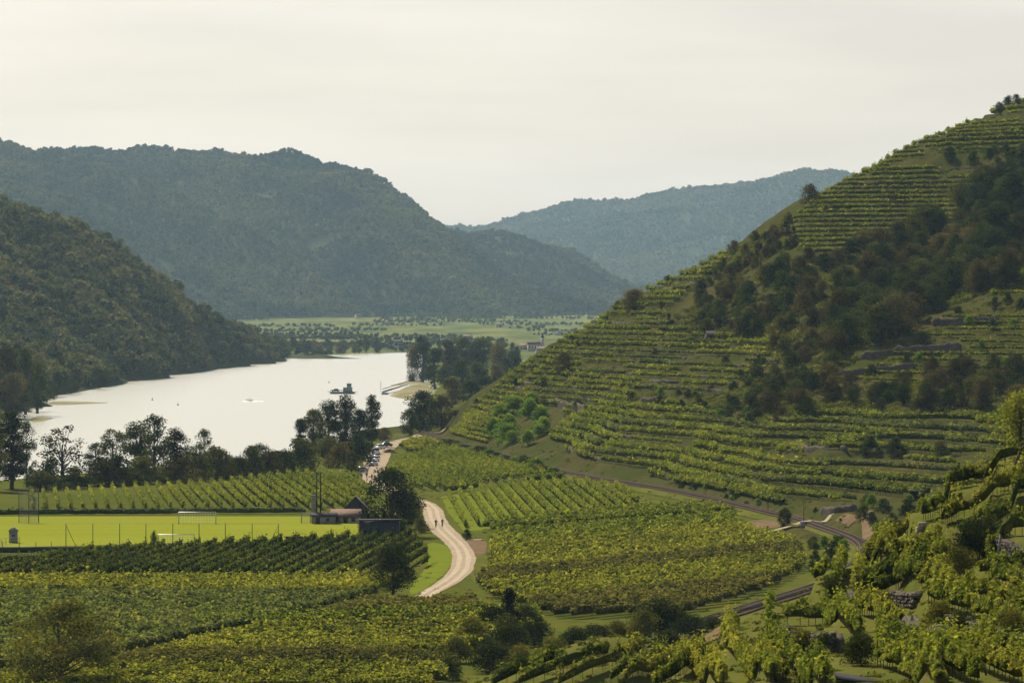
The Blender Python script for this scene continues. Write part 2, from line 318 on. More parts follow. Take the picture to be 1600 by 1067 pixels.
# near spur at the lower right
SP = [(1600, 700, 450), (1500, 745, 440), (1430, 792, 430), (1350, 858, 420), (1300, 893, 412), (1210, 945, 402), (1140, 985, 396), (1090, 1030, 388), (1600, 800, 400), (1500, 850, 385), (1400, 905, 372), (1600, 900, 345), (1500, 950, 325), (1400, 985, 315), (1300, 975, 345), (1200, 1020, 350), (1600, 1000, 295),
      (1500, 1067, 262), (1300, 1067, 285), (1180, 1067, 320), (1600, 1067, 258), (1800, 1067, 250), (1800, 700, 420), (1760, 640, 460),
      (1010, 1067, 455), (950, 1045, 500), (1050, 1025, 490), (860, 1067, 525), (1000, 1012, 540), (800, 1062, 560), (1100, 1003, 520)]
spts = [at(*p) for p in SP]
for (u, v, d) in SP[:8]:
    p = at(u, v, d); spts.append((p[0] - 2, d + 60, max(1.0, p[2] - 13))); spts.append((p[0] - 4, d + 130, -1))
spts += [(20, 150, 22), (60, 150, 24), (0, 250, 16), (5, 330, 14), (-5, 450, 5), (-12, 520, 1), (90, 430, 32), (90, 560, 12), (90, 300, 28), (-25, 400, 4), (-40, 500, -2), (-10, 620, -2), (30, 640, -2), (60, 660, -2)]
S_tps = TPS(spts, .55, 2e-4)
sx = np.arange(-45, 100, .5); sy = np.arange(150, 660, .9); SX, SY = np.meshgrid(sx, sy)
SS = S_tps(SX, SY) + .35 * fbm(SX / 7, SY / 9, 21, 3)
SU, SV = proj(SX, SY, SS)
s_msk = boxblur((in_poly(SU, SV, [(1090, 1010), (1200, 935), (1290, 885), (1420, 780), (1700, 640), (1900, 640), (1900, 1200), (1020, 1200)]) & (SY < 470)).astype(float), 4)
ST = SS * (1 - s_msk) + s_msk * terr(SS, 2.2, .86) + .12 * fbm(SX / 1.5, SY / 2, 31, 3)
ST = rail_cut(ST, SX, SY)
def spur(x, y):
    x = np.asarray(x, float); y = np.asarray(y, float)
    z = bil(ST, x, y, sx[0], .5, sy[0], .9); return np.where((y < sy[0]) | (y > sy[-1]) | (x < sx[0]) | (x > sx[-1]), -30, z)
def G(x, y): return np.maximum(np.maximum(valley(x, y), hill(x, y)), spur(x, y))
_ray_d = np.concatenate([np.arange(180, 700, .8), np.arange(700, 2000, 2.0)])
def cast(u, v, lo=180, hi=2000):
    """ground point under a photograph pixel"""
    d = _ray_d[(_ray_d >= lo) & (_ray_d <= hi)]; x = (u - 800) * d / F; z = CAM_Z - (v - VH) * d / F; g = G(x, d); i = np.argmax(z <= g)
    if not (z <= g).any(): return None
    return np.array([x[i], d[i], float(g[i])])
# ------------------------------------------------------------------ ground meshes
gx, gy = np.meshgrid(np.concatenate([np.arange(-420, -150, 10), np.arange(-150, 120, 2.5), np.arange(120, 300, 12)]), np.concatenate([np.arange(300, 1000, 12), np.arange(1000, 1900, 5), np.arange(1900, 3200, 20)]))
struct('valley_ground', grid_mesh('valley_ground', gx, gy, valley(gx, gy)), M['grass'], 'grassy valley floor under the vineyards')
fx, fy = np.meshgrid(np.arange(-1300, 1900, 16), np.arange(3180, 11500, 30)); fz = valley(fx, fy)
struct('far_valley_ground', grid_mesh('far_valley_ground', fx, fy, np.where(fy < 3200, fz - .5, fz)), M['field'], 'far valley floor with meadow and vineyard strips')
lx, ly = np.meshgrid(np.arange(-900, -150, 8), np.arange(1500, 3260, 14)); lz = valley(lx, ly)
struct('far_bank_ground', grid_mesh('far_bank_ground', lx, ly, lz - .3, keep=(lx < np.interp(ly, XL[:, 0], XL[:, 1]) + 15)), M['gravel'], 'far river bank with pale gravel shore')
struct('terraced_hill', grid_mesh('terraced_hill', HX, HY, HT, keep=HT > valley(HX, HY) - 1.5, smooth=False), M['hillside'], 'terraced vineyard hill above the railway')
struct('near_hillside', grid_mesh('near_hillside', SX, SY, ST, keep=ST > valley(SX, SY) - 1.5, smooth=True), M['bank'], 'grassy terraced slope in the lower right corner')
# river
wm, nt, out = nmat('river water'); b = nt.nodes.new('ShaderNodeBsdfPrincipled'); b.inputs['Base Color'].default_value = (.30, .30, .26, 1); b.inputs['IOR'].default_value = 1.33; b.inputs['Roughness'].default_value = .22
n = tex(nt, .25, 6, .7, (.3, 1, 1)); bp = nt.nodes.new('ShaderNodeBump'); bp.inputs['Strength'].default_value = .5; bp.inputs['Distance'].default_value = .6
nt.links.new(n.outputs[0], bp.inputs['Height']); nt.links.new(bp.outputs[0], b.inputs['Normal']); nt.links.new(b.outputs[0], out.inputs[0])
struct('river', new_mesh('river', [(-1400, 300, WATER_Z), (50, 300, WATER_Z), (50, 4900, WATER_Z), (-1400, 4900, WATER_Z)], [np.array([(0, 1, 2, 3)])]), wm, 'wide pale river')

# ------------------------------------------------------------------ far hills and their forests
def far_tree_proto(seed, conifer=False):
    rng = np.random.default_rng(seed); V = []; Fc = []; T = []
    n = 150
    if conifer:
        t = rng.random(n) ** .8; ang = rng.random(n) * 6.283; r = .20 * (1 - t) + .02; P = np.stack([r * np.cos(ang), r * np.sin(ang), .1 + .95 * t], 1); N = np.stack([np.cos(ang), np.sin(ang), .5 + 0 * t], 1)
    else:
        cl = rng.normal(0, 1, (9, 3)); cl /= np.linalg.norm(cl, axis=1)[:, None]; cl = cl * [.26, .26, .24] * rng.uniform(.5, 1, (9, 1)) + [0, 0, .58]
        k = rng.integers(0, 9, n); D = rng.normal(0, 1, (n, 3)); D[:, 2] += .4; D /= np.linalg.norm(D, axis=1)[:, None]; P = cl[k] + D * .2 * rng.uniform(.7, 1.1, (n, 1)); N = D
    Vl, Fl, Tl = leaf_quads(P, N, rng.uniform(.14, .26, n), rng, .5)
    return new_mesh('forest tree', Vl, [Fl], Tl)
def leaf_quads(P, N, s, rng, jit=.6, tint=None):
    n = len(P); N = N + rng.normal(0, jit, (n, 3)); N /= np.linalg.norm(N, axis=1)[:, None] + 1e-9
    R = rng.normal(0, 1, (n, 3)); T = np.cross(N, R); T /= np.linalg.norm(T, axis=1)[:, None] + 1e-9; B = np.cross(N, T); s = np.asarray(s)[:, None] * .5
    a = rng.uniform(.5, .9, (n, 1))
    V = np.stack([P + T * s, P + B * s * a + T * s * .2, P - T * s, P - B * s * a - T * s * .1], 1).reshape(-1, 3)
    Fq = np.arange(4 * n).reshape(n, 4); t = rng.random(n) * .6 + .2 if tint is None else np.clip(tint + rng.normal(0, .11, n), 0, 1)
    return V, Fq, t
fcol = bpy.data.collections.new('forest prototypes')
for k in range(4):
    me = far_tree_proto(100 + k); me.materials.append(M['leaf_far']); fcol.objects.link(bpy.data.objects.new('forest_tree', me))
ccol = bpy.data.collections.new('conifer prototypes')
for k in range(3):
    me = far_tree_proto(200 + k, True); me.materials.append(M['leaf_far']); ccol.objects.link(bpy.data.objects.new('conifer', me))
tcol = bpy.data.collections.new('tuft prototypes')
for k in range(4):
    r_ = np.random.default_rng(300 + k); n_ = 90; D_ = r_.normal(0, 1, (n_, 3)); D_[:, 2] = np.abs(D_[:, 2]) * .7 + .1; D_ /= np.linalg.norm(D_, axis=1)[:, None]; P_ = D_ * r_.uniform(.35, 1.0, (n_, 1)) * [1.1, 1.1, .55]; P_[:, :2] += .35 * r_.normal(0, 1, (1, 2)) * (r_.random((n_, 1)) < .5)
    Vl, Fl, Tl = leaf_quads(P_, D_, r_.uniform(.25, .5, n_), r_, .6); me = new_mesh('tuft', Vl, [Fl], Tl); me.materials.append(M['tuft']); tcol.objects.link(bpy.data.objects.new('tuft', me))
def scatter_group(name, coll):
    ng = bpy.data.node_groups.new(name, 'GeometryNodeTree'); ng.interface.new_socket('Geometry', in_out='INPUT', socket_type='NodeSocketGeometry'); ng.interface.new_socket('Geometry', in_out='OUTPUT', socket_type='NodeSocketGeometry')
    N = ng.nodes; L = ng.links.new; gi = N.new('NodeGroupInput'); go = N.new('NodeGroupOutput'); ip = N.new('GeometryNodeInstanceOnPoints'); ci = N.new('GeometryNodeCollectionInfo')
    ci.inputs[0].default_value = coll; ci.inputs['Separate Children'].default_value = True; ip.inputs['Pick Instance'].default_value = True
    rv = N.new('FunctionNodeRandomValue'); rv.data_type = 'FLOAT_VECTOR'; rv.inputs[0].default_value = (0, 0, 0); rv.inputs[1].default_value = (.12, .12, 6.283)
    na = N.new('GeometryNodeInputNamedAttribute'); na.data_type = 'FLOAT'; na.inputs['Name'].default_value = 'scl'
    L(gi.outputs[0], ip.inputs['Points']); L(ci.outputs[0], ip.inputs['Instance']); L(rv.outputs[0], ip.inputs['Rotation']); L(na.outputs[0], ip.inputs['Scale']); L(ip.outputs[0], go.inputs[0]); return ng
NG_F = scatter_group('forest scatter', fcol); NG_C = scatter_group('conifer scatter', ccol); NG_T = scatter_group('tuft scatter', tcol)
def scatter(name, label, cat, P, S, ng=None, tone=None):
    me = bpy.data.meshes.new(name); me.vertices.add(len(P)); me.vertices.foreach_set('co', np.asarray(P, np.float32).ravel())
    a = me.attributes.new('scl', 'FLOAT', 'POINT'); a.data.foreach_set('value', np.asarray(S, np.float32))
    if tone is not None: me.attributes.new('tone', 'FLOAT', 'POINT').data.foreach_set('value', np.asarray(tone, np.float32))
    me.update()
    o = obj(name, me); md = o.modifiers.new('scatter', 'NODES'); md.node_group = ng or NG_F; return tag(o, label, cat, kind='stuff')
RNG = np.random.default_rng(5)
def far_hill(name, label, pts, world_pts, xr, yr, step, amp, sc, forest_label, tree=(7, 11), spacing=7.0, clear=None, base=None, res=16, rid=14.0, ks=1.0):
    pts = [(u, v, d * ks) for (u, v, d) in pts]; world_pts = [(x * ks, y * ks, CAM_Z + (z - CAM_Z) * ks) for (x, y, z) in world_pts]; xr = (xr[0] * ks, xr[1] * ks); yr = (yr[0] * ks, yr[1] * ks); sc *= ks ** .6; amp *= ks ** .7; rid *= ks; res *= ks ** .8
    T = TPS([at(*p) for p in pts] + list(world_pts), .6, 1e-4); X, Y = np.meshgrid(np.arange(*xr, res), np.arange(*yr, res * 1.2))
    def Z(x, y):
        z = T(x, y); w = sstep((z - 20) / 60); q = x + .5 * y; return z + amp * w * fbm(x / sc, y / (sc * 1.4), 41, 4) - amp * .8 * w * np.abs(fbm(x / (sc * .6), y / (sc * .9), 77, 3)) + rid * w * (.19 - np.abs(fbm(q / (sc * 2.2), y / (sc * 7), 91, 1)))
    z = Z(X, Y); struct(name, grid_mesh(name, X, Y, z, keep=z > valley(X, Y) - 3), M['forest_floor'], label)
    gx_, gy_ = np.meshgrid(np.arange(*xr, spacing), np.arange(*yr, spacing)); x = (gx_ + RNG.uniform(-.5, .5, gx_.shape) * spacing).ravel(); y = (gy_ + RNG.uniform(-.5, .5, gx_.shape) * spacing).ravel()
    z = bil(z, x, y, xr[0], res, yr[0], res * 1.2); u, v = proj(x, y, z)
    k = (z > valley(x, y) + .5) & (z > WATER_Z + 1.5) & (u > -160) & (u < 1760)
    zb = bil(Z(X, Y), x, np.maximum(y - 60 * ks, yr[0]), xr[0], res, yr[0], res * 1.2)   # drop what lies well behind the crest
    vb = VH + F * (CAM_Z - (zb + 4)) / np.maximum(y - 60 * ks, 1); k &= v < vb + 10
    dens = fbm(x / 55, y / 80, 9, 3); k &= (dens > -.42)
    x, y, z = x[k], y[k], z[k]; s = RNG.uniform(*tree, len(x)) * np.exp(RNG.normal(0, .18, len(x))) * (1 + .5 * fbm(x / 40, y / 60, 15, 2))
    scatter(name.replace('hill', 'forest') if 'hill' in name else name + '_forest', forest_label, 'forest', np.stack([x, y, z - .8], 1), s, tone=np.clip(.75 * fbm((x + .5 * y) / (sc * 1.0), y / (sc * 3.2), 191, 3) + .3 * fbm(x / 30, y / 45, 57, 2), -.5, .6)); return Z  # downslope tone patches paint in the look of shaded folds
far_hill('forested_nose_hill', 'dark wooded hill sloping to the river on the left',
    [(-300, 265, 3700), (-150, 292, 3600), (0, 338, 3500), (50, 350, 3470), (100, 366, 3450), (150, 390, 3470), (200, 412, 3500), (250, 438, 3550), (300, 464, 3620), (340, 486, 3720), (380, 510, 3880), (420, 532, 4050), (460, 548, 4250), (0, 425, 3120), (94, 448, 3130), (170, 484, 3200), (244, 520, 3350), (60, 488, 3180), (110, 524, 3060), (-120, 420, 2950), (-60, 530, 2750), (0, 560, 2720), (50, 588, 2650), (150, 572, 3000), (230, 560, 3250), (330, 556, 3600), (400, 560, 3850), (-200, 560, 2500), (170, 440, 3330), (240, 472, 3440), (60, 385, 3330), (-80, 365, 3200)],
    [(at(u, v, d)[0], d + 160, at(u, v, d)[2] - 45) for (u, v, d) in ((-150, 292, 3600), (0, 338, 3500), (100, 366, 3450), (200, 412, 3500), (300, 464, 3620))] + [(at(u, v, d)[0], d + 600, at(u, v, d)[2] - 90) for (u, v, d) in ((0, 338, 3500), (100, 366, 3450), (200, 412, 3500), (300, 464, 3620))] + [(float(np.interp(y, XL[:, 0], XL[:, 1])) + 14, y, -10) for y in range(2250, 4420, 120)] + [(-120, 4100, -8), (-150, 3950, -12), (-60, 4050, -12), (-150, 4300, -10), (-250, 4400, -10), (-700, 3800, 120), (-700, 2800, 60), (-600, 2300, 10), (-230, 2300, 0)], (-760, -60), (2300, 4500), 16, 9, 70, 'hazy mixed forest covering the left river hill', (7, 11.5), 6.2, rid=26)
ridge_z = far_hill('long_ridge_hill', 'long hazy forested ridge behind the river bend',
    [(-300, 225, 6000), (-150, 232, 5950), (0, 243, 5900), (60, 245, 5900), (150, 262, 5900), (250, 256, 5900), (330, 254, 5900), (390, 267, 5850), (430, 275, 5800), (500, 274, 5700), (550, 300, 5650), (600, 336, 5600), (650, 370, 5550), (700, 412, 5500), (762, 448, 5450), (825, 460, 5400), (925, 489, 5350),
     (0, 270, 5300), (80, 275, 5250), (160, 303, 5200), (230, 338, 5150), (300, 368, 5100), (380, 412, 5050), (450, 457, 5000), (500, 482, 4980), (330, 300, 5650), (400, 345, 5480), (450, 390, 5350), (500, 430, 5230), (550, 470, 5130), (560, 365, 5420), (620, 412, 5350), (680, 450, 5280), (750, 480, 5230), (850, 492, 5210), (620, 490, 5080), (400, 480, 4930), (200, 400, 4900), (0, 350, 4900), (100, 440, 4700), (300, 450, 4850), (-200, 350, 4900)],
    [(-1000, 6500, 180), (-300, 6700, 140), (0, 6400, 60), (150, 6200, 20), (-700, 4600, 60), (-300, 4600, 20), (300, 6000, 10)], (-860, 160), (4600, 6500), 16, 16, 110, 'blue-grey forest on the long ridge', (7.5, 12.5), 9.2, rid=105, ks=1.55)
far_hill('middle_hill', 'hazy wooded hill between the long ridge and the far mountain',
    [(560, 380, 6300), (640, 382, 6250), (700, 378, 6200), (760, 376, 6200), (840, 394, 6200), (915, 418, 6150), (982, 452, 6100), (1050, 485, 6050), (700, 420, 5900), (780, 440, 5800), (860, 462, 5750), (940, 484, 5700), (980, 490, 5650), (820, 410, 5950), (760, 392, 6000), (900, 440, 5900)],
    [(0, 6900, 60), (150, 6800, 20), (300, 6500, 10), (-200, 6700, 90), (250, 5600, 26)], (-260, 330), (5600, 6900), 16, 12, 90, 'blue-grey forest on the middle hill', (8, 12.5), 10.0, rid=45, ks=1.6)
far_hill('distant_mountain', 'pale hazy mountain closing the valley',
    [(500, 440, 8600), (600, 400, 8500), (700, 356, 8500), (760, 338, 8500), (830, 321, 8500), (880, 316, 8500), (970, 312, 8500), (1020, 309, 8400), (1060, 299, 8400), (1100, 292, 8300), (1200, 283, 8300), (1280, 270, 8200), (1320, 273, 8200), (1400, 290, 8200), (1700, 310, 8200), (1040, 325, 8100), (1000, 347, 7900), (950, 375, 7700), (905, 402, 7500), (860, 440, 7200), (900, 350, 8200), (860, 375, 7950), (830, 410, 7600), (1110, 360, 7800), (1050, 395, 7500), (988, 428, 7200), (940, 455, 7000), (1000, 390, 7650), (940, 425, 7350), (1150, 420, 7300), (1100, 450, 7000), (1000, 475, 6900), (1250, 380, 7500)],
    [(-300, 9200, 60), (300, 9300, 120), (900, 9300, 150), (-200, 7800, 30), (0, 7000, 34)], (-330, 1000), (6900, 9300), 24, 16, 150, 'pale forest on the distant mountain', (10, 16), 15.0, res=24, rid=90, ks=1.75)

LR = [(-100, 234, 5930), (0, 243, 5900), (60, 245, 5900), (150, 262, 5900), (250, 256, 5900), (330, 254, 5900), (390, 267, 5850), (430, 275, 5800), (500, 274, 5700), (550, 290, 5650), (600, 317, 5600)]
q = np.array([at(p_[0], p_[1], p_[2] * 1.55) for p_ in LR]); i_ = RNG.uniform(0, len(q) - 1, 330); i_ = i_[(fbm(i_ * 2.3, 0 * i_, 5, 2) > -.15)]; P_ = np.stack([np.interp(i_, np.arange(len(q)), q[:, k]) for k in range(3)], 1); P_[:, 1] += RNG.uniform(-90, 10, len(P_)); P_[:, 2] = ridge_z(P_[:, 0], P_[:, 1]) - 1
scatter('ridge_pines', 'spiky line of pines along the crest of the long ridge', 'pines', P_, RNG.uniform(9, 16, len(P_)), NG_C)
# ------------------------------------------------------------------ water's edge, roads, pitch, railway
def ribbon(name, pts, width, mat, dz=.03, step=3.0, label=None, zf=None, edge=0.12, kind='structure', crown=0.0):
    """a strip along a ground path, its sides slightly uneven"""
    P = np.array([p[:2] for p in pts], float); seg = np.linalg.norm(np.diff(P, axis=0), axis=1); s = np.concatenate([[0], np.cumsum(seg)])
    t = np.linspace(0, s[-1], max(4, int(s[-1] / step))); 
    def cr(c):
        # Catmull-Rom through the points
        i = np.clip(np.searchsorted(s, t, side='right') - 1, 0, len(s) - 2); f = (t - s[i]) / (s[i + 1] - s[i]); p0 = c[np.maximum(i - 1, 0)]; p1 = c[i]; p2 = c[i + 1]; p3 = c[np.minimum(i + 2, len(s) - 1)]
        return .5 * (2 * p1 + (p2 - p0) * f + (2 * p0 - 5 * p1 + 4 * p2 - p3) * f ** 2 + (3 * p1 - p0 - 3 * p2 + p3) * f ** 3)
    x, y = cr(P[:, 0]), cr(P[:, 1]); w = np.interp(t, s, width) if np.ndim(width) else np.full(len(t), width)
    tx = np.gradient(x); ty = np.gradient(y); l = np.hypot(tx, ty); nx, ny = ty / l, -tx / l
    cols = []
    for k in (-1, -.5, 0, .5, 1):
        ww = w * .5 * k * (1 + (edge * fbm(t / 12, 0 * t + k * 9, 3, 2) if abs(k) == 1 else 0)); X = x + nx * ww; Y = y + ny * ww; Z = (zf or G)(X, Y) + dz + crown * (1 - k * k); cols.append(np.stack([X, Y, Z], 1))
    A = np.stack(cols, 1); me = grid_mesh(name, A[..., 0], A[..., 1], A[..., 2]); o = struct(name, me, mat, label); o['kind'] = kind; return o, np.stack([x, y], 1)
def sheet(name, poly, mat, dz=.02, label=None, res=3.0, zf=None, curved=True):
    """flat-lying patch with a wavy outline"""
    P = np.array([list(p)[:2] for p in poly], float); n = len(P); out = []
    for k in range(n):
        p0, p1, p2, p3 = P[k - 1], P[k], P[(k + 1) % n], P[(k + 2) % n]; m = max(2, int(np.linalg.norm(p2 - p1) / res))
        for f in np.arange(m) / m: out.append(p1 + (p2 - p1) * f if not curved else .5 * (2 * p1 + (p2 - p0) * f + (2 * p0 - 5 * p1 + 4 * p2 - p3) * f ** 2 + (3 * p1 - p0 - 3 * p2 + p3) * f ** 3))
    Q = np.array(out); Q += .25 * np.stack([fbm(Q[:, 0] / 3, Q[:, 1] / 3, 3, 2), fbm(Q[:, 0] / 3, Q[:, 1] / 3, 8, 2)], 1)
    bm = bmesh.new(); fa = bm.faces.new([bm.verts.new((q[0], q[1], float((zf or G)(q[0], q[1])) + dz)) for q in Q]); fa.normal_update()
    if fa.normal.z < 0: fa.normal_flip()
    bmesh.ops.triangulate(bm, faces=[fa]); me = bpy.data.meshes.new(name); bm.to_mesh(me); bm.free(); return struct(name, me, mat, label)
def fl(*pts): return [flat(u, v) for (u, v) in pts]
road_pts = [flat(640, 945), flat(672, 926), flat(712, 900), flat(725, 875), flat(716, 852), flat(695, 832), flat(680, 812), flat(672, 792), (-24, 1120, 0), flat(585, 752), flat(582, 738), flat(590, 715), flat(600, 700), flat(622, 690), flat(660, 682), flat(690, 678)]
_, road_xy = ribbon('road', road_pts, [2.6, 3.0, 3.8, 4.0, 4.2, 5.0, 4.6, 4.0, 4.0, 4.6, 6, 7, 7, 6, 4.5, 4], M['road'], .06, 2.0, 'pale winding gravel road between the vineyards')
for off_ in (-.75, .8): ribbon('wheel_track', [(p_[0] + off_, p_[1], 0) for p_ in road_xy[2:200:6]], .8, M['track'], .085, 2.0, ('left' if off_ < 0 else 'right') + ' pale wheel track worn into the gravel road', edge=.5)
ribbon('path', [flat(698, 836), flat(715, 842), flat(735, 843), flat(757, 843)], 2.6, M['road'], .075, 1.5, 'short gravel side path joining the road')
sheet('grass_verge', fl((655, 925), (700, 890), (705, 862), (690, 850), (668, 850), (668, 880), (640, 922)), M['aisle'], .03, 'bright grass verge beside the road bend', 1.0)
sheet('grass_strip', fl((735, 895), (742, 870), (760, 868), (762, 880), (745, 910)), M['bank'], .03, 'dry grass strip right of the road bend', 1.0)
sheet('soil_patch', fl((728, 845), (757, 843), (758, 864), (735, 866)), M['dirt'], .045, 'bare brown soil patch beside the road', .8)
sheet('soil_patch', fl((1168, 815), (1215, 812), (1222, 822), (1175, 826)), M['dirt'], .05, 'reddish bare soil beside the railway crossing', .8)
sheet('sports_pitch', [(-128, 868, 0), flat(560, 841)[:2].tolist() + [0], flat(558, 815), (-31, 1016, 0), (-128, 1016, 0)], M['pitch'], .04, 'mown green football pitch', 4.0, curved=False)
sheet('grass_aisle', fl((700, 800), (690, 776), (800, 758), (945, 753), (1000, 795), (760, 828), (725, 830)), M['aisle'], .03, 'bright green grass between the striped vine rows', 3.0, curved=False)
# railway
RP = np.array([p[:2] for p in rail_pts])
def rail_z(x, y): return np.maximum(np.full(np.shape(x), RZ), G(x, y) * 0 + RZ)
emb = ribbon('railway_embankment', rail_pts, 9.0, M['bank'], -.9, 4.0, 'grassy railway embankment', rail_z, .1, crown=.82)[0]
bed, rail_xy = ribbon('track_bed', rail_pts, 3.2, M['ballast'], -.03, 4.0, 'brown ballast bed of the railway', rail_z, .08, crown=.2)
trk = thing('railway_track', 'single railway track curving along the foot of the hill', 'railway', (rail_xy[len(rail_xy) // 2][0], rail_xy[len(rail_xy) // 2][1], RZ + .2)); t0 = np.array(trk.location)
tx = np.gradient(rail_xy[:, 0]); ty = np.gradient(rail_xy[:, 1]); l = np.hypot(tx, ty); nrm = np.stack([ty / l, -tx / l], 1)
for sgn in (-1, 1):
    p = rail_xy + nrm * sgn * .75; obj('rail', MB().tube(np.column_stack([p, np.full(len(p), RZ + .40)]) - t0, .09, 4).mesh('rail', M['rail']), trk)
mb = MB()
for i in range(len(rail_xy) - 1):
    for f in (0, .25, .5, .75):
        p = rail_xy[i] * (1 - f) + rail_xy[i + 1] * f; mb.box(np.array([p[0], p[1], RZ + .24]) - t0, (2.5, .26, .2), math.atan2(nrm[i][1], nrm[i][0]))
tag(obj('sleepers', mb.mesh('sleepers', M['stake']), trk), kind='stuff')
# level crossing and tracks on the slope
ribbon('path', [flat(1205, 820, 1.3), flat(1235, 817, 1.4), flat(1270, 813, 1.4), flat(1318, 806, 1.7)], 1.9, M['road'], 0.05, 1.0, 'pale path crossing the railway', lambda x, y: np.maximum(G(x, y), RZ + .40 - .16 * np.maximum(0, np.abs(x - rail_x(y)) - 1.2)))
cpts = [cast(1315, 808), cast(1335, 816), cast(1358, 830), cast(1375, 845)]
ribbon('dirt_track', [c for c in cpts if c is not None], 2.6, M['dirt'], .1, 2, 'brown dirt track climbing from the crossing')
ribbon('dirt_track', [cast(1008, 1030), cast(1035, 1020), cast(1075, 1008), cast(1115, 1002)], 2.0, M['dirt'], .12, 2, 'brown dirt track above the lower vine rows')
# gravel spit and bars on the river
def river_flat(u, v): return flat(u, v, WATER_Z)
def bar(name, label, pix, mat, h=.5, res=2.0):
    P = np.array([river_flat(*p)[:2] for p in pix]); x0, y0 = P.min(0); x1, y1 = P.max(0); ry = res * 6
    X, Y = np.meshgrid(np.arange(x0 - res, x1 + res * 2, res), np.arange(y0 - ry, y1 + ry * 2, ry)); kp = in_poly(X, Y, P.tolist()).astype(float); kb = boxblur(kp, 3)
    return struct(name, grid_mesh(name, X, Y, WATER_Z - .25 + h * kb * (1 + .5 * fbm(X / 8, Y / 30, 4, 3)), keep=kb > .15), mat, label)
bar('gravel_spit', 'grassy gravel spit reaching into the river beside the landing', [(612, 618), (640, 607), (668, 601), (690, 603), (700, 612), (680, 624), (650, 624), (625, 621)], M['gravel'], 2.2, 1.2)
bar('gravel_bar', 'low gravel bar in the river near the left bank', [(60, 632), (85, 627), (100, 627), (180, 629), (90, 633)], M['gravel'], .6)
bar('gravel_bar', 'dark gravel bar below the wooded left bank', [(45, 655), (60, 651), (85, 654), (55, 660)], M['gravel'], .7, 1.0)
bar('gravel_bar', 'narrow gravel bar beyond the ferry landing', [(608, 603), (640, 595), (660, 594), (660, 599), (630, 601)], M['gravel'], .7, 1.5)
bar('gravel_bank', 'pale gravel beach under the trees of the left bank', [(165, 598), (180, 592), (215, 582), (250, 574), (283, 571), (283, 576), (235, 586), (200, 595)], M['gravel'], 2.2, 3.0)

# ------------------------------------------------------------------ vines
def row_mesh(path, dens, size, h0, h1, w, seed, stems=False, gap=.03, bush=1.0, wild=1.0):
    rng = np.random.default_rng(seed); P = np.asarray(path, float); seg = np.linalg.norm(np.diff(P[:, :2], axis=0), axis=1); s = np.concatenate([[0], np.cumsum(seg)]); L = s[-1]
    n = max(8, int(L * dens)); t = rng.random(n) * L
    def ev(t): return np.stack([np.interp(t, s, P[:, k]) for k in range(3)], 1)
    B = ev(t); E = ev(np.minimum(t + .5, L)) - ev(np.maximum(t - .5, 0)); E[:, 2] = 0; E /= np.linalg.norm(E, axis=1)[:, None] + 1e-9; side = np.stack([E[:, 1], -E[:, 0], 0 * t], 1)
    npl = int(L / 1.15) + 2; ph = np.clip(rng.normal(1, .15 * wild, npl), .4, 1.5); pw = np.clip(rng.normal(1, .32 * wild, npl), .35, 2.1); ph[rng.random(npl) < gap] = .45; ptint = rng.normal(.47, .15, npl); pi = (t / 1.15).astype(int)
    th = rng.random(n) * 2 * math.pi; th = np.where(np.sin(th) < -.3, -th, th); hc = (h0 + h1) / 2; hh = (h1 - h0) / 2; rr = rng.uniform(.7, 1.12, n)
    lat = w * .5 * np.cos(th) * rr * pw[pi] * bush; up = hc * .5 * (1 + ph[pi]) + hh * np.sin(th) * rr * ph[pi]
    sh = rng.random(n) < .06 * wild ** 1.5; up = np.where(sh, h1 * rng.uniform(1.0, 1.25, n) * ph[pi], up)        # stray shoots
    Pt = B + side * lat[:, None]; Pt[:, 2] += np.maximum(up, .15)
    N = side * np.cos(th)[:, None]; N[:, 2] += np.sin(th) + .25
    V, Fq, tn = leaf_quads(Pt, N, size * rng.uniform(.65, 1.35, n), rng, .55, ptint[pi])
    # inner mass of canes and leaves
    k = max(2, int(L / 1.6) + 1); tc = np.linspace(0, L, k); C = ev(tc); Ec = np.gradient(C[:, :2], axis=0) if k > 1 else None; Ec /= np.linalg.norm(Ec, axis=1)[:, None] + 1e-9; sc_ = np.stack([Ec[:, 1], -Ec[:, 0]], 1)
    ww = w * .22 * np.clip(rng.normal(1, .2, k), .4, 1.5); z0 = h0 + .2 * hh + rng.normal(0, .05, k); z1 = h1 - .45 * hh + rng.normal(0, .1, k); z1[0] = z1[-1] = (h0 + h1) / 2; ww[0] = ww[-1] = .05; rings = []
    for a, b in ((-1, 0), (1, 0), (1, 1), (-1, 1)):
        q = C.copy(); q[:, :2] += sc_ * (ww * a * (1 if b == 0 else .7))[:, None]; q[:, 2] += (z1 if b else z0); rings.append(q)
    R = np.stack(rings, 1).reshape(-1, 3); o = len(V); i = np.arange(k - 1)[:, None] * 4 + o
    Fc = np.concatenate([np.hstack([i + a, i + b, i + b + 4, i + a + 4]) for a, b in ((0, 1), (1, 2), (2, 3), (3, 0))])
    V = np.vstack([V, R]); tint = np.concatenate([tn, np.full(len(Fc), .12)])  # core tinted dark to paint in the shade inside the row
    org = P[len(P) // 2].copy(); return V - org, np.vstack([Fq, Fc]), tint, org
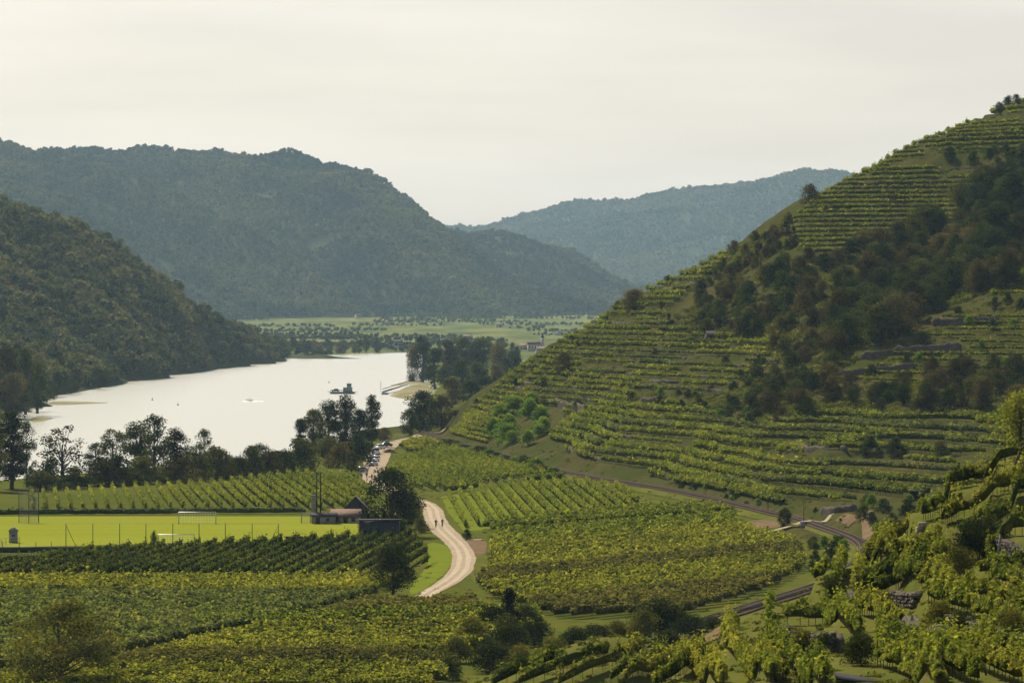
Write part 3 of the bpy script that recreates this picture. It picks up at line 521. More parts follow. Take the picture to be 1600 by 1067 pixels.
def stake_mesh(path, org, spacing, h, r=.035, lean=.05, seed=0):
    rng = np.random.default_rng(seed); P = np.asarray(path, float); seg = np.linalg.norm(np.diff(P[:, :2], axis=0), axis=1); s = np.concatenate([[0], np.cumsum(seg)]); mb = MB()
    for t in np.arange(.3, s[-1], spacing):
        p = np.array([np.interp(t, s, P[:, k]) for k in range(3)]) - org; mb.tube([p + (0, 0, -.1), p + (rng.normal(0, lean), rng.normal(0, lean), h * rng.uniform(.9, 1.15))], r, 3, False)
    return mb.mesh('stakes', M['stake'])
ROWS = []          # every row: path, look, label, group; the largest in view become objects, the rest one mass
def lod(d):
    if d < 470: return 110, .25
    if d < 620: return 30, .37
    if d < 820: return 20, .46
    if d < 1050: return 15, .51
    if d < 1300: return 12, .58
    return 10, .64
def add_row(path, label, group, mat='vine', h0=.55, h1=1.85, w=.62, stakes=False, dens=1.0, bush=1.0, lsz=1.0):
    path = np.asarray(path, float)
    if len(path) < 2: return
    ROWS.append(dict(path=path, label=label, group=group, mat=mat, h0=h0, h1=h1, w=w, stakes=stakes, dens=dens, bush=bush, lsz=lsz))
def clip_runs(P, ok, minlen=6):
    out = []; i = 0; n = len(P)
    while i < n:
        if ok[i]:
            j = i
            while j + 1 < n and ok[j + 1]: j += 1
            if j > i and np.linalg.norm(P[j, :2] - P[i, :2]) >= minlen: out.append(P[i:j + 1])
            i = j + 1
        else: i += 1
    return out
def field(poly_px, direction, spacing, label, group, zf=None, excl=(), band=None, **kw):
    P = np.array([flat(*p)[:2] for p in poly_px]); D = np.array(direction, float); D /= np.linalg.norm(D); Nn = np.array([D[1], -D[0]]); a = P @ Nn; b = P @ D; ex = [[tuple(flat(*q)[:2]) for q in e] for e in excl]
    for k, c in enumerate(np.arange(a.min() + spacing * .5, a.max(), spacing)):
        t = np.arange(b.min(), b.max(), 2.0); X = c * Nn[0] + t * D[0]; Y = c * Nn[1] + t * D[1]
        ok = in_poly(X, Y, P.tolist())
        for e in ex: ok &= ~in_poly(X, Y, e)
        # keep the road and the railway free
        dr = np.min(np.hypot(X[:, None] - road_xy[None, :, 0], Y[:, None] - road_xy[None, :, 1]), 1); ok &= dr > 4.2
        dr = np.min(np.hypot(X[:, None] - rail_xy[None, :, 0], Y[:, None] - rail_xy[None, :, 1]), 1); ok &= (dr > 5.0) & (X < np.interp(Y, rail_xy[np.argsort(rail_xy[:, 1]), 1], rail_xy[np.argsort(rail_xy[:, 1]), 0]) - 3)
        Q = np.stack([X + .12 * fbm(Y / 9, X / 9, k, 2), Y, G(X, Y)], 1)
        for run in clip_runs(Q, ok):
            q = dict(kw)
            if band is not None:
                u_, v_ = proj(*run[len(run) // 2]); j_ = v_ + (u_ - 950) * .04 + 5 * noise2(u_ / 60, v_ / 9, 4)
                for (v0, v1, m_) in band:
                    if v0 < j_ < v1: q['mat'] = m_
            add_row(run, label, group, **q)
field([(40, 799), (480, 797), (575, 795), (588, 772), (560, 748), (470, 743), (330, 760), (150, 770), (45, 776)], (-.10, 1), 2.7, 'vine row in the plot between the football pitch and the riverside trees', 'vine rows behind the pitch', dens=1.4, w=.55, lsz=.75)
field([(0, 908), (-60, 915), (-60, 905), (0, 893), (135, 866), (300, 857), (450, 850), (640, 838), (666, 862), (670, 885), (590, 908)], (.066, 1), 2.7, 'dark vine row running up to the near side of the football pitch', 'vine rows below the pitch', dens=1.5, mat='vine_dark', w=.5, lsz=.72)
field([(-60, 913), (590, 911), (640, 915), (600, 930), (572, 936), (-60, 936)], (1, .03), 3.0, 'vine row in the yellowish strip below the dark diagonal rows', 'rows of the yellowish vine strip', mat='vine_yellow', bush=1.4)
field([(-60, 938), (565, 938), (400, 976), (205, 1021), (-60, 1075)], (1, .03), 3.0, 'vine row in the bluish green plot above the diagonal stake lane', 'rows of the bluish vine plot', mat='vine_blue', bush=1.5)
field([(605, 940), (690, 922), (745, 918), (765, 955), (850, 972), (835, 1000), (705, 1030), (700, 1090), (-60, 1090), (-60, 1085), (215, 1034), (485, 966)], (1, .04), 3.0, 'vine row in the broad plot below the diagonal stake lane', 'rows of the lower left vine plot', mat='vine_yellow', bush=1.4, band=[(1010, 1034, 'vine_brown'), (930, 958, 'vine_brown')], excl=[[(300, 975), (850, 958), (850, 978), (280, 990)]])
field([(300, 975), (850, 958), (850, 978), (280, 990)], (1, .04), 3.6, 'dark vine row in the thin lined strip beneath the round tree', 'rows of the lined strip', mat='vine', w=.6)
field([(768, 838), (1150, 809), (1168, 830), (1252, 852), (1262, 890), (1200, 926), (1060, 966), (870, 968), (755, 935), (740, 912), (765, 880)], (.62, 1), 2.9, 'vine row in the large plot between the road bend and the railway', 'rows of the large central vine plot', mat='vine_yellow', bush=1.25, band=[(0, 846, 'vine'), (884, 900, 'vine_brown'), (928, 990, 'vine_brown')])
field([(702, 798), (694, 778), (800, 758), (960, 752), (1000, 786), (985, 796), (760, 822), (726, 826)], (-.036, 1), 2.75, 'vine row between bright grass aisles in the striped plot', 'striped rows with grass aisles', dens=1.6, h0=.2, w=.55, lsz=.7)
field([(745, 826), (1000, 798), (1130, 794), (1150, 804), (770, 834)], (.62, 1), 2.8, 'dark vine row along the front edge of the striped plot', 'front edge rows of the striped plot', dens=1.2)
field([(690, 770), (905, 743), (945, 749), (800, 756), (696, 775)], (.62, 1), 2.9, 'vine row in the thin strip behind the striped plot', 'rows behind the striped plot', dens=1.2)
field([(632, 765), (606, 738), (640, 716), (690, 702), (800, 713), (905, 739), (850, 746), (690, 768)], (-.096, 1), 2.7, 'vine row in the slanting plot between the road and the railway', 'slanting rows beyond the road', dens=1.5, w=.55, lsz=.75)
field([(622, 700), (640, 692), (700, 690), (770, 706), (690, 700), (640, 712)], (.3, 1), 3.2, 'vine row in the small far plot beside the parked cars', 'rows of the small far plot', mat='vine_yellow')
# the diagonal lane row with bare stems showing
lane = np.array([flat(590, 933), flat(480, 962), flat(400, 980), flat(300, 1003), flat(210, 1024), flat(120, 1046), flat(20, 1070), flat(-50, 1088)])
add_row(lane, 'long dark vine row along the diagonal lane with its bare stems showing', None, 'vine_blue', .75, 2.0, 1.0, True, 1.3)
# contour rows on the terraced hill
def iso(level, polys):
    """height lines of the hill inside photograph areas, as chains of ground points"""
    a = HS >= level; n, m = a.shape; he = a[:, :-1] != a[:, 1:]; ve = a[:-1] != a[1:]
    cnt = he[:-1].astype(int) + he[1:] + ve[:, :-1] + ve[:, 1:]; reg = np.zeros(a.shape, bool)
    for P_ in polys: reg |= in_poly(HU, HV, P_)
    I, J = np.nonzero((cnt >= 2) & reg[:-1, :-1]); adj = {}; N = n * m
    for i, j in zip(I.tolist(), J.tolist()):
        e = []
        if he[i, j]: e.append(i * m + j)
        if ve[i, j + 1]: e.append(N + i * m + j + 1)
        if he[i + 1, j]: e.append((i + 1) * m + j)
        if ve[i, j]: e.append(N + i * m + j)
        for k in range(0, len(e) - 1, 2): adj.setdefault(e[k], []).append(e[k + 1]); adj.setdefault(e[k + 1], []).append(e[k])
    def pt(e):
        if e < N: i, j = divmod(e, m); f = (level - HS[i, j]) / (HS[i, j + 1] - HS[i, j]); return (hx[j] + f * .85, hy[i])
        i, j = divmod(e - N, m); f = (level - HS[i, j]) / (HS[i + 1, j] - HS[i, j]); return (hx[j], hy[i] + f * 2.4)
    seen = set(); out = []
    for s in [e for e in adj if len(adj[e]) == 1] + list(adj):
        if s in seen: continue
        ch = [s]; seen.add(s)
        while True:
            nx = [q for q in adj[ch[-1]] if q not in seen]
            if not nx: break
            ch.append(nx[0]); seen.add(nx[0])
        if len(ch) > 8:
            P = np.array([pt(e) for e in ch]); s_ = np.concatenate([[0], np.cumsum(np.linalg.norm(np.diff(P, axis=0), axis=1))]); t = np.arange(0, s_[-1], 2.0)
            if len(t) > 3: x = smooth1(np.interp(t, s_, P[:, 0]), 4); y = smooth1(np.interp(t, s_, P[:, 1]), 4); out.append(np.stack([x, y], 1))
    return out
def smooth1(a, n=2):
    for _ in range(n): p = np.pad(a, 1, mode='edge'); a = (p[:-2] + p[2:] + 2 * a) / 4
    return a
def hill_rows(polys, step, frac, label, group, zr, mat, skip=0.0, minlen=9, **kw):
    rng = np.random.default_rng(3)
    for k in range(int(zr[0] / step), int(zr[1] / step) + 1):
        for P in iso((k + frac) * step, polys):
            x, y = P[:, 0], P[:, 1]; ok = fbm(y / 30, x / 30 + k * 1.7, 50, 2) > -.75 + skip
            for run in clip_runs(np.stack([x, y, G(x, y)], 1), ok, minlen):
                while len(run) > 38:
                    c = 12 + int(rng.integers(0, 26)); q = dict(kw); q['h1'] = kw.get('h1', 1.85) * rng.uniform(.8, 1.2)
                    if rng.random() > .07: add_row(run[:c], label, group, mat if rng.random() < .7 else 'vine_blue', **q)
                    run = run[c + int(rng.integers(1, 3)):]
                add_row(run, label, group, mat, **kw)
GREEN = [(745, 700), (760, 650), (820, 628), (865, 650), (860, 690), (800, 712)]
hill_rows([V0], 1.6, .40, 'vine row on the topmost terraces at the skyline', 'rows of the skyline terraces', (60, 125), 'vine', .1, h1=1.75, w=.95)
hill_rows([V1], 1.6, .40, 'vine row in the upper terraced block above the wood', 'rows of the upper terraces', (46, 100), 'vine', 0, h1=1.75, w=.95)
V2b = [p for p in V2]
hill_rows([V2], 1.6, .30, 'vine row on the steep terraces of the hill nose above the bright green shrubs', 'rows of the steep hill nose', (2, 64), 'vine', .24, h1=1.75, w=.9)
hill_rows([V5], 1.2, .3, 'yellowish vine row on the small terraces left of the bright green shrubs', 'rows left of the green shrubs', (1, 30), 'vine_yellow', .1, h1=1.5, w=.7, minlen=6)
for fr in (.10, .34, .58):
    hill_rows([V3], 1.6, fr, 'vine row on the broad lower terraces just above the railway', 'rows of the lower hill terraces', (3, 20), 'vine', .08 + .15 * (fr > .5), 14, stakes=fr < .2)
hill_rows([V4], 1.6, .3, 'low vine row on the half overgrown terraces beside the dark gully', 'rows of the overgrown terraces', (20, 60), 'vine', .55, h1=1.3, w=.9)
# ------------------------------------------------------------------ vine rows of the near slope, traced along its terraces
def near_row(pix, label, **kw):
    pts = []
    for (u, v) in pix:
        c = cast(u, v, 180, 640)
        if c is not None: pts.append(c)
    if len(pts) < 2: return
    P = np.array(pts); seg = np.linalg.norm(np.diff(P[:, :2], axis=0), axis=1); s = np.concatenate([[0], np.cumsum(seg)]); t = np.arange(0, s[-1], .8); x = np.interp(t, s, P[:, 0]); y = np.interp(t, s, P[:, 1])
    add_row(np.stack([x, y, spur(x, y)], 1), label, 'vine rows of the near slope', **kw)
NEAR = [
 ([(1600, 722), (1560, 735), (1520, 758), (1480, 785), (1440, 815)], 'vine'), ([(1600, 752), (1550, 775), (1500, 810), (1470, 838)], 'vine_yellow'), ([(1640, 770), (1580, 800), (1535, 830), (1500, 862)], 'vine'),
 ([(1600, 835), (1560, 862), (1540, 885)], 'vine'), ([(1470, 858), (1440, 872), (1400, 880), (1365, 890)], 'vine_yellow'), ([(1420, 838), (1395, 852), (1370, 868), (1345, 900), (1338, 930)], 'vine_yellow'),
 ([(1400, 905), (1370, 918), (1345, 925)], 'vine'), ([(1335, 870), (1318, 890), (1305, 925)], 'vine'), ([(1290, 905), (1272, 915)], 'vine'), ([(1480, 905), (1440, 912), (1400, 925), (1360, 935)], 'vine'),
 ([(1225, 978), (1255, 978), (1290, 975), (1325, 985), (1345, 1005)], 'vine'), ([(1340, 960), (1370, 970), (1410, 990)], 'vine_yellow'), ([(1450, 945), (1490, 958), (1530, 970), (1570, 985), (1620, 1000)], 'vine'),
 ([(1440, 925), (1490, 932), (1540, 945), (1620, 965)], 'vine_yellow'), ([(1550, 915), (1620, 935)], 'vine'), ([(1370, 1010), (1420, 1030), (1470, 1050), (1530, 1080)], 'vine'), ([(1440, 1015), (1500, 1040), (1560, 1062), (1620, 1085)], 'vine_yellow'),
 ([(1370, 1040), (1420, 1062), (1470, 1090)], 'vine'), ([(1500, 1010), (1560, 1035), (1620, 1052)], 'vine'), ([(1130, 1005), (1150, 1030), (1190, 1050), (1230, 1070)], 'vine_yellow'), ([(1150, 985), (1140, 1010)], 'vine_yellow'),
 ([(1205, 960), (1200, 985), (1210, 1005)], 'vine'), ([(1160, 1045), (1210, 1075)], 'vine'), ([(1190, 1030), (1240, 1050), (1290, 1085)], 'vine'), ([(1060, 1045), (1090, 1060), (1130, 1085)], 'vine_yellow'),
 ([(1620, 870), (1570, 900), (1530, 905)], 'vine'), ([(1480, 880), (1450, 895), (1410, 905)], 'vine'), ([(1385, 862), (1375, 880), (1360, 905)], 'vine'),
 # lower rows running down to the left
 ([(950, 1030), (900, 1047), (850, 1063), (800, 1082)], 'vine'), ([(1005, 1025), (960, 1045), (910, 1063), (870, 1082)], 'vine_yellow'), ([(1040, 1035), (1000, 1055), (950, 1078)], 'vine'), ([(1090, 1020), (1050, 1042), (1010, 1062), (970, 1085)], 'vine_yellow'), ([(880, 1035), (840, 1050), (800, 1066), (760, 1085)], 'vine'), ([(1100, 1035), (1060, 1060), (1020, 1085)], 'vine')]
for k, (pix, mat) in enumerate(NEAR):
    low = k >= 28
    near_row(pix, 'vine row sloping down to the bottom edge below the dirt track' if low else 'vine row on tall stakes on the near slope in the lower right corner', mat=mat, h0=.5, h1=1.75, w=.62, stakes=True, dens=1.0, bush=1.0)
for r in ROWS:
    if r['label'].startswith('vine row sloping'): r['group'] = 'lower rows under the dirt track'
# ------------------------------------------------------------------ build the rows: the 300 that show largest are objects
def row_weight(r):
    P = r['path']; u, v = proj(P[:, 0], P[:, 1], P[:, 2]); ins = (u > -20) & (u < 1620) & (v < 1090); L = np.sum(np.hypot(np.diff(u), np.diff(v)) * (ins[1:] & ins[:-1])); return L * (r['h1'] - r['h0']) / P[:, 1].mean() * (.45 if 'plot' in (r['group'] or '') and 'striped' not in r['group'] or 'strip' in (r['group'] or '').split() else 1)
ROWS = [r for r in ROWS if row_weight(r) > 0]
ROWS.sort(key=row_weight, reverse=True)
ORD = 'first second third fourth fifth sixth seventh eighth ninth tenth eleventh twelfth thirteenth fourteenth fifteenth sixteenth seventeenth eighteenth nineteenth twentieth'.split()
def ordinal(k):
    if k < 20: return ORD[k]
    t, o = divmod(k + 1, 10); tens = {2: 'twenty', 3: 'thirty', 4: 'forty', 5: 'fifty', 6: 'sixty'}[t]; return (tens[:-1] + 'ieth') if o == 0 else tens + '-' + ORD[o - 1]
def near_end(r): i = np.argmin(r['path'][:, 1]); return proj(*r['path'][i])
TOP = ROWS[:300]
for grp, words in (('vine rows behind the pitch', 'vine row from the left in the plot behind the football pitch'), ('vine rows below the pitch', 'dark vine row from the left in the diagonal plot below the pitch'), ('striped rows with grass aisles', 'vine row from the left in the plot striped with bright grass'), ('slanting rows beyond the road', 'vine row from the left in the slanting plot beyond the road')):
    for k, r in enumerate(sorted([r for r in TOP if r['group'] == grp], key=lambda r: near_end(r)[0])): r['label'] = ordinal(k) + ' ' + words
for grp, words in (('rows of the upper terraces', 'vine row from the top in the upper terraced block above the wood'), ('rows of the skyline terraces', 'vine row from the top on the skyline terraces'), ('front edge rows of the striped plot', 'dark row from the back along the front edge of the striped plot'), ('rows behind the striped plot', 'row from the back in the thin strip behind the striped plot'), ('lower rows under the dirt track', 'row from the top in the rows sloping to the bottom edge'), ('vine rows of the near slope', 'staked vine row from the top on the near slope, lower right')):
    for k, r in enumerate(sorted([r for r in TOP if r['group'] == grp], key=lambda r: proj(*r['path'][len(r['path']) // 2])[1])): r['label'] = ordinal(k) + ' ' + words
rest = {}
for k, r in enumerate(ROWS):
    d = r['path'][:, 1].mean(); dn, sz = lod(d)
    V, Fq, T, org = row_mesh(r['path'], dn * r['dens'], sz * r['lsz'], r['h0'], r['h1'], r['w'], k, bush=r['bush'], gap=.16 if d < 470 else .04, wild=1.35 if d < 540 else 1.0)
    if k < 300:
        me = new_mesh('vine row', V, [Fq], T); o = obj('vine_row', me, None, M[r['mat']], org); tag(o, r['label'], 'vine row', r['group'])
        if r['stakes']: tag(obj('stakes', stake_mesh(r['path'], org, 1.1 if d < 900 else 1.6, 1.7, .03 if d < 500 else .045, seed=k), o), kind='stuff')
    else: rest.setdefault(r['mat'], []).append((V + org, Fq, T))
off = 0; Vs, Fs, Ts, Ms = [], [], [], []
for mi, (mat, L) in enumerate(rest.items()):
    for V, Fq, T in L: Vs.append(V); Fs.append(Fq + off); Ts.append(T); Ms.append(np.full(len(Fq), mi, np.int32)); off += len(V)
me = new_mesh('distant vine rows', np.vstack(Vs), [np.vstack(Fs)], np.concatenate(Ts))
for mat in rest: me.materials.append(M[mat])
me.polygons.foreach_set('material_index', np.concatenate(Ms)); me.update()
tag(obj('distant_vine_rows', me), 'small far vine rows filling the remaining terraces', 'vine rows', kind='stuff')

# ------------------------------------------------------------------ trees
def tree_proto(seed, H=10.0, W=8.0, trunk_h=.22, shape='round', clumps=34, leaves=3200, leaf=.42, mat='leaf', tr=.03, open_=0.0, csize=.2):
    rng = np.random.default_rng(seed); cb = H * trunk_h; ch = H - cb; C = []
    def env(t):
        if shape == 'round': return math.sqrt(max(0, 1 - (2 * t - 1) ** 2)) * (1.08 - .2 * t)
        if shape == 'tall': return (math.sin(math.pi * min(1, t * .92 + .06)) ** .6) * (1 - .25 * t)
        if shape == 'poplar': return min(1, 3.5 * t + .35) * (1 - t ** 3)
        if shape == 'cone': return (1 - t) * .95 + .06
        if shape == 'bush': return math.sqrt(max(0, 1 - t * t)) * 1.0
        return .5 + .5 * math.sin(3.1 * t) - .25 * t * t
    while len(C) < clumps:
        t = rng.random() ** (.9 if shape != 'cone' else 1.4); a = rng.random() * 6.283; rr = math.sqrt(rng.random()) * env(t) * W * .5 * (1 - csize * .8)
        if open_ and rr < W * .5 * open_ * rng.random(): continue
        C.append((rr * math.cos(a), rr * math.sin(a), cb + ch * (t * (1 - csize * .6) + csize * .25), rng.uniform(.65, 1.25)))
    C = np.array(C); cr = W * csize * C[:, 3]
    w = cr ** 2; k = rng.choice(len(C), leaves, p=w / w.sum()); D = rng.normal(0, 1, (leaves, 3)); D[:, 2] += .35; D /= np.linalg.norm(D, axis=1)[:, None]
    Pn = C[k, :3] + D * (cr[k] * rng.uniform(.45, 1.12, leaves))[:, None] * [1, 1, .8]; Pn[:, 2] = np.maximum(Pn[:, 2], .1)
    ct = rng.normal(.45, .16, len(C)); V, Fq, T = leaf_quads(Pn, D, leaf * rng.uniform(.6, 1.4, leaves), rng, .5, ct[k])
    crown = new_mesh('crown', V, [Fq], T); crown.materials.append(M[mat])
    mb = MB(); r0 = H * tr; bend = rng.normal(0, .03 * H, 2); top = np.array([bend[0], bend[1], cb + ch * (.8 if shape in ('cone', 'poplar', 'tall') else .55)])
    tp = [np.array([0, 0, -.3]), np.array([bend[0] * .15, bend[1] * .15, cb * .5]), np.array([bend[0] * .5, bend[1] * .5, cb + ch * .15]), top]; mb.tube(tp, [r0 * 1.25, r0, r0 * .75, r0 * .2], 7, False)
    for c in C[rng.permutation(len(C))[:min(len(C), 22)]]:
        f = rng.uniform(.15, .85); z = min(c[2] * rng.uniform(.45, .75), top[2] * .95); q = np.array([bend[0] * z / top[2], bend[1] * z / top[2], z]); e = c[:3]; m = (q + e) / 2 + rng.normal(0, .03 * H, 3) + (0, 0, .04 * H)
        rl = r0 * .42 * (1 - .5 * z / H); mb.tube([q, m, e], [rl, rl * .6, rl * .15], 5, False)
    return mb.mesh('trunk', M['bark'], True), crown, H, W
PR = {}
PR['round'] = [tree_proto(1 + k, 10, 9, .03, 'round', 46, 6000, .36) for k in range(2)]
PR['round_brown'] = [tree_proto(11 + k, 10, 9, .03, 'round', 46, 5400, .36, 'leaf_brown') for k in range(2)]
PR['tall'] = [tree_proto(21 + k, 14, 8, .04, 'tall', 52, 6000, .38) for k in range(3)]
PR['tall_brown'] = [tree_proto(31 + k, 14, 8, .04, 'tall', 52, 5400, .38, 'leaf_brown') for k in range(2)]
PR['poplar'] = [tree_proto(41 + k, 16, 5.2, .05, 'poplar', 46, 4800, .38, 'leaf', .018, csize=.24) for k in range(2)]
PR['sparse'] = [tree_proto(51 + k, 14, 11, .2, 'irr', 30, 1500, .40, 'leaf_brown', .024, .5, .12) for k in range(2)]
PR['airy'] = [tree_proto(56 + k, 14, 8.5, .06, 'tall', 46, 3800, .36, 'leaf', .022, .3, .15) for k in range(3)]
PR['cone'] = [tree_proto(61 + k, 12, 4.5, .04, 'cone', 60, 3000, .40, 'leaf', .02, 0, .13) for k in range(2)]
PR['bush'] = [tree_proto(71 + k, 4, 5.5, .0, 'bush', 30, 2200, .30, 'leaf', .02) for k in range(3)]
PR['bush_brown'] = [tree_proto(81 + k, 4, 5.5, .0, 'bush', 30, 2000, .30, 'leaf_brown', .02) for k in range(2)]
PR['bush_bright'] = [tree_proto(91 + k, 5, 5.5, .02, 'bush', 26, 1800, .40, 'leaf_bright', .02) for k in range(2)]
PR['near'] = [tree_proto(95, 9, 11, .16, 'irr', 64, 9000, .24, 'leaf_olive', .03, .2, .12), tree_proto(96, 8, 7, .12, 'round', 50, 7000, .26, 'leaf', .03)]
PR['near_bush'] = [tree_proto(97 + k, 4, 6, .0, 'bush', 40, 4200, .24, 'leaf', .02) for k in range(2)]
PR['near_bush_b'] = [tree_proto(103 + k, 4, 6, .0, 'bush', 40, 4200, .24, 'leaf_olive', .02) for k in range(2)]
PR['evergreen'] = [tree_proto(120, 8, 6.5, .02, 'cone', 70, 6000, .26, 'leaf_dark', .02, 0, .14)]
NT = [0]
def tree(kind, x, y, h, w=None, label='', group=None, name=None, cat=None, sink=0.0, z=None):
    protos = PR[kind]; k = NT[0] % len(protos); NT[0] += 1; tm, cm, H, W = protos[k]; s = h / H; sw = (w / W) if w else s * random.uniform(.88, 1.15)
    bushy = 'bush' in kind
    if not name:
        name = ('bramble' if 'near' in kind else 'hedge_shrub' if label.startswith('low hedge') else 'terrace_bush' if 'terraces' in label or 'bank' in label else 'shrub') if bushy else ('woodland_tree' if 'gully' in label or 'thicket' in label else 'bank_tree' if 'left river bank' in label or 'left bank' in label else 'tree')  # named by place only: near bushes and ivy mounds all called bramble
    o = thing(name or ('shrub' if bushy else 'tree'), label, cat or ('shrub' if bushy else 'tree'), (x, y, (float(G(x, y)) if z is None else z) - sink), random.uniform(0, 6.28), group, (sw, sw, s))
    obj('branches' if bushy else 'trunk', tm, o); obj('foliage' if bushy else 'crown', cm, o); return o
def tree_px(kind, u, vb, vt, wpx=None, label='', group=None, d=None, **kw):
    """a tree whose foot stands under pixel (u, vb) and whose top reaches row vt"""
    if d is None: c = cast(u, vb); d = c[1]
    x = (u - 800) * d / F; z = float(G(x, d)); zt = CAM_Z - (vt - VH) * d / F
    return tree(kind, x, d, max(1.0, zt - z), wpx * d / F if wpx else None, label, group, **kw)
# ------------------------------------------------------------------ dry stone terrace walls
def wall_mesh(P, h, th, seed, lumps=.08):
    rng = np.random.default_rng(seed); P = np.asarray(P, float); k = len(P); E = np.gradient(P[:, :2], axis=0); E /= np.linalg.norm(E, axis=1)[:, None] + 1e-9; nn = np.stack([-E[:, 1], E[:, 0]], 1); rows = []
    hh = h * (1 + .12 * rng.normal(0, 1, k)); hh[0] *= .7; hh[-1] *= .7
    for off, f in ((0, -.35), (.02, .33), (.05, .66), (.10, 1.0), (th, 1.0), (th, -.35)):
        q = P.copy(); q[:, :2] += nn * (off + rng.normal(0, lumps * .5, k))[:, None]; q[:, 2] += f * hh + rng.normal(0, lumps * .5, k) * (f > 0); rows.append(q)
    A = np.stack(rows, 1); V = A.reshape(-1, 3); m = 6; idx = np.arange(k * m).reshape(k, m); q = np.stack([idx[:-1, :-1], idx[1:, :-1], idx[1:, 1:], idx[:-1, 1:]], -1).reshape(-1, 4)
    return V, [q, np.array([idx[0], idx[-1][::-1]])]
def wall_obj(P, h, th, label, group=None, seed=0, stones=False, name='terrace_wall'):
    P = np.asarray(P, float); org = P[len(P) // 2].copy(); V, fs = wall_mesh(P - org, h, th, seed); o = obj(name, new_mesh('wall', V, fs), None, M['stone'], org); tag(o, label, 'stone wall', group, 'thing')
    if stones:
        rng = np.random.default_rng(seed + 9); mb = MB(); s = np.concatenate([[0], np.cumsum(np.linalg.norm(np.diff(P[:, :2], axis=0), axis=1))]); E = np.gradient(P[:, :2], axis=0); E /= np.linalg.norm(E, axis=1)[:, None]
        z = .0
        while z < h * .92:
            t = rng.uniform(0, .3)
            while t < s[-1]:
                w = rng.uniform(.25, .6); hgt = rng.uniform(.16, .3); p = np.array([np.interp(t, s, P[:, q]) for q in range(3)]) - org; e = np.array([np.interp(t, s, E[:, q]) for q in range(2)])
                mb.box(p + np.array([e[1] * .06, -e[0] * .06, z + hgt / 2 + rng.normal(0, .02)]), (w * .92, rng.uniform(.2, .42), hgt * .9), math.atan2(e[1], e[0]) + rng.normal(0, .12), rng.uniform(.75, .98)); t += w
            z += .25
        tag(obj('stones', mb.mesh('stones', M['stone_face']), o), kind='stuff')
    return o
wk = 0
def walls(poly, step, zr, thr, label, group, frac=.74, h=1.15, last=False):
    global wk
    for k in range(int(zr[0] / step), int(zr[1] / step) + 1):
        for P in iso((k + frac) * step, [poly]):
            x, y = P[:, 0], P[:, 1]; ok = fbm(y / 22, x / 22 + k * 3.1, 71, 2) > thr
            for run in clip_runs(np.stack([x, y, 0 * x + (k + .1) * step], 1), ok, 6):
                m = len(run) // 2; t = run[min(m + 1, len(run) - 1), :2] - run[m - 1, :2]; up_ = run[m, :2] + np.array([-t[1], t[0]]) / np.linalg.norm(t) * 3
                if bil(HS, up_[0], up_[1], hx[0], .85, hy[0], 2.4) < bil(HS, run[m, 0], run[m, 1], hx[0], .85, hy[0], 2.4): run = run[::-1]
                wall_obj(run, h, .6, label, group, wk); wk += 1
M['stone_face'] = ground_mat('wall stones', (.075, .066, .055), (.11, .095, .08), (.035, .032, .028), 1.2, 4.0, .5, dist=.1)
walls(V2, 1.6, (4, 60), .10, 'short dry stone wall between vine rows on the steep hill nose', 'walls of the steep hill nose')
walls(V3, 1.6, (4, 18), .2, 'grey dry stone wall between the broad lower terraces', 'walls of the lower terraces', .84, 1.2)
walls(V1, 1.6, (50, 95), .24, 'low dry stone wall in the upper terraced block', 'walls of the upper terraces')
for pix, h, lab in [([(1345, 563), (1400, 556), (1450, 553), (1500, 548)], 2.0, 'long grey stone wall on the terrace beside the dark gully'), ([(1290, 594), (1340, 588), (1380, 585), (1430, 583)], 1.8, 'lowest long stone wall at the mouth of the dark gully'), ([(1455, 513), (1500, 509), (1560, 507)], 1.8, 'upper stone wall under the overgrown vines beside the gully'),
                    ([(862, 634), (880, 638), (900, 641), (912, 647)], 2.2, 'tall shadowed stone wall above the bright green shrubs'), ([(1230, 704), (1260, 708), (1320, 712)], 1.6, 'dark stone wall in the middle of the lower terraces'), ([(1280, 806), (1300, 805), (1335, 800)], 1.5, 'dark retaining wall beside the railway crossing'), ([(1000, 632), (1020, 630), (1040, 627)], 1.5, 'small broken stone wall in the scrub above the lower terraces')]:
    q = [cast(*p, 700, 2000) for p in pix]; P = np.array([c for c in q if c is not None]); t = np.linspace(0, 1, 24); i = np.linspace(0, 1, len(P)); wall_obj(np.stack([np.interp(t, i, P[:, k]) for k in range(3)], 1), h, .7, lab, None, 500 + int(pix[0][0]), False)
for n_, (pix, h, lab) in enumerate([([(1405, 1012), (1430, 1020), (1455, 1026), (1480, 1030)], 1.9, 'tall rough stone wall with a lit end under the near vine rows'), ([(1482, 990), (1520, 1004), (1560, 1018), (1620, 1034)], 1.1, 'long shadowed stone wall below the staked row at the right edge'), ([(1214, 1004), (1240, 1014), (1270, 1019), (1305, 1020)], 1.2, 'low curved stone wall below the grassy knoll'),
                     ([(1372, 944), (1400, 947), (1432, 949)], 1.0, 'small stone wall under dry grass on the near slope'), ([(1314, 951), (1334, 951)], 1.0, 'short dark stone wall beside the lone near vine row'), ([(1545, 862), (1575, 880), (1610, 892)], 1.2, 'stone wall half hidden beside the ivy mound')]):
    q = [cast(*p, 180, 640) for p in pix]; P = np.array([c for c in q if c is not None]); L = np.sum(np.linalg.norm(np.diff(P[:, :2], axis=0), axis=1)); t = np.linspace(0, 1, max(4, int(L / .5))); i = np.linspace(0, 1, len(P)); wall_obj(np.stack([np.interp(t, i, P[:, k]) for k in range(3)], 1), h, .6, lab, None, 700 + n_, True)

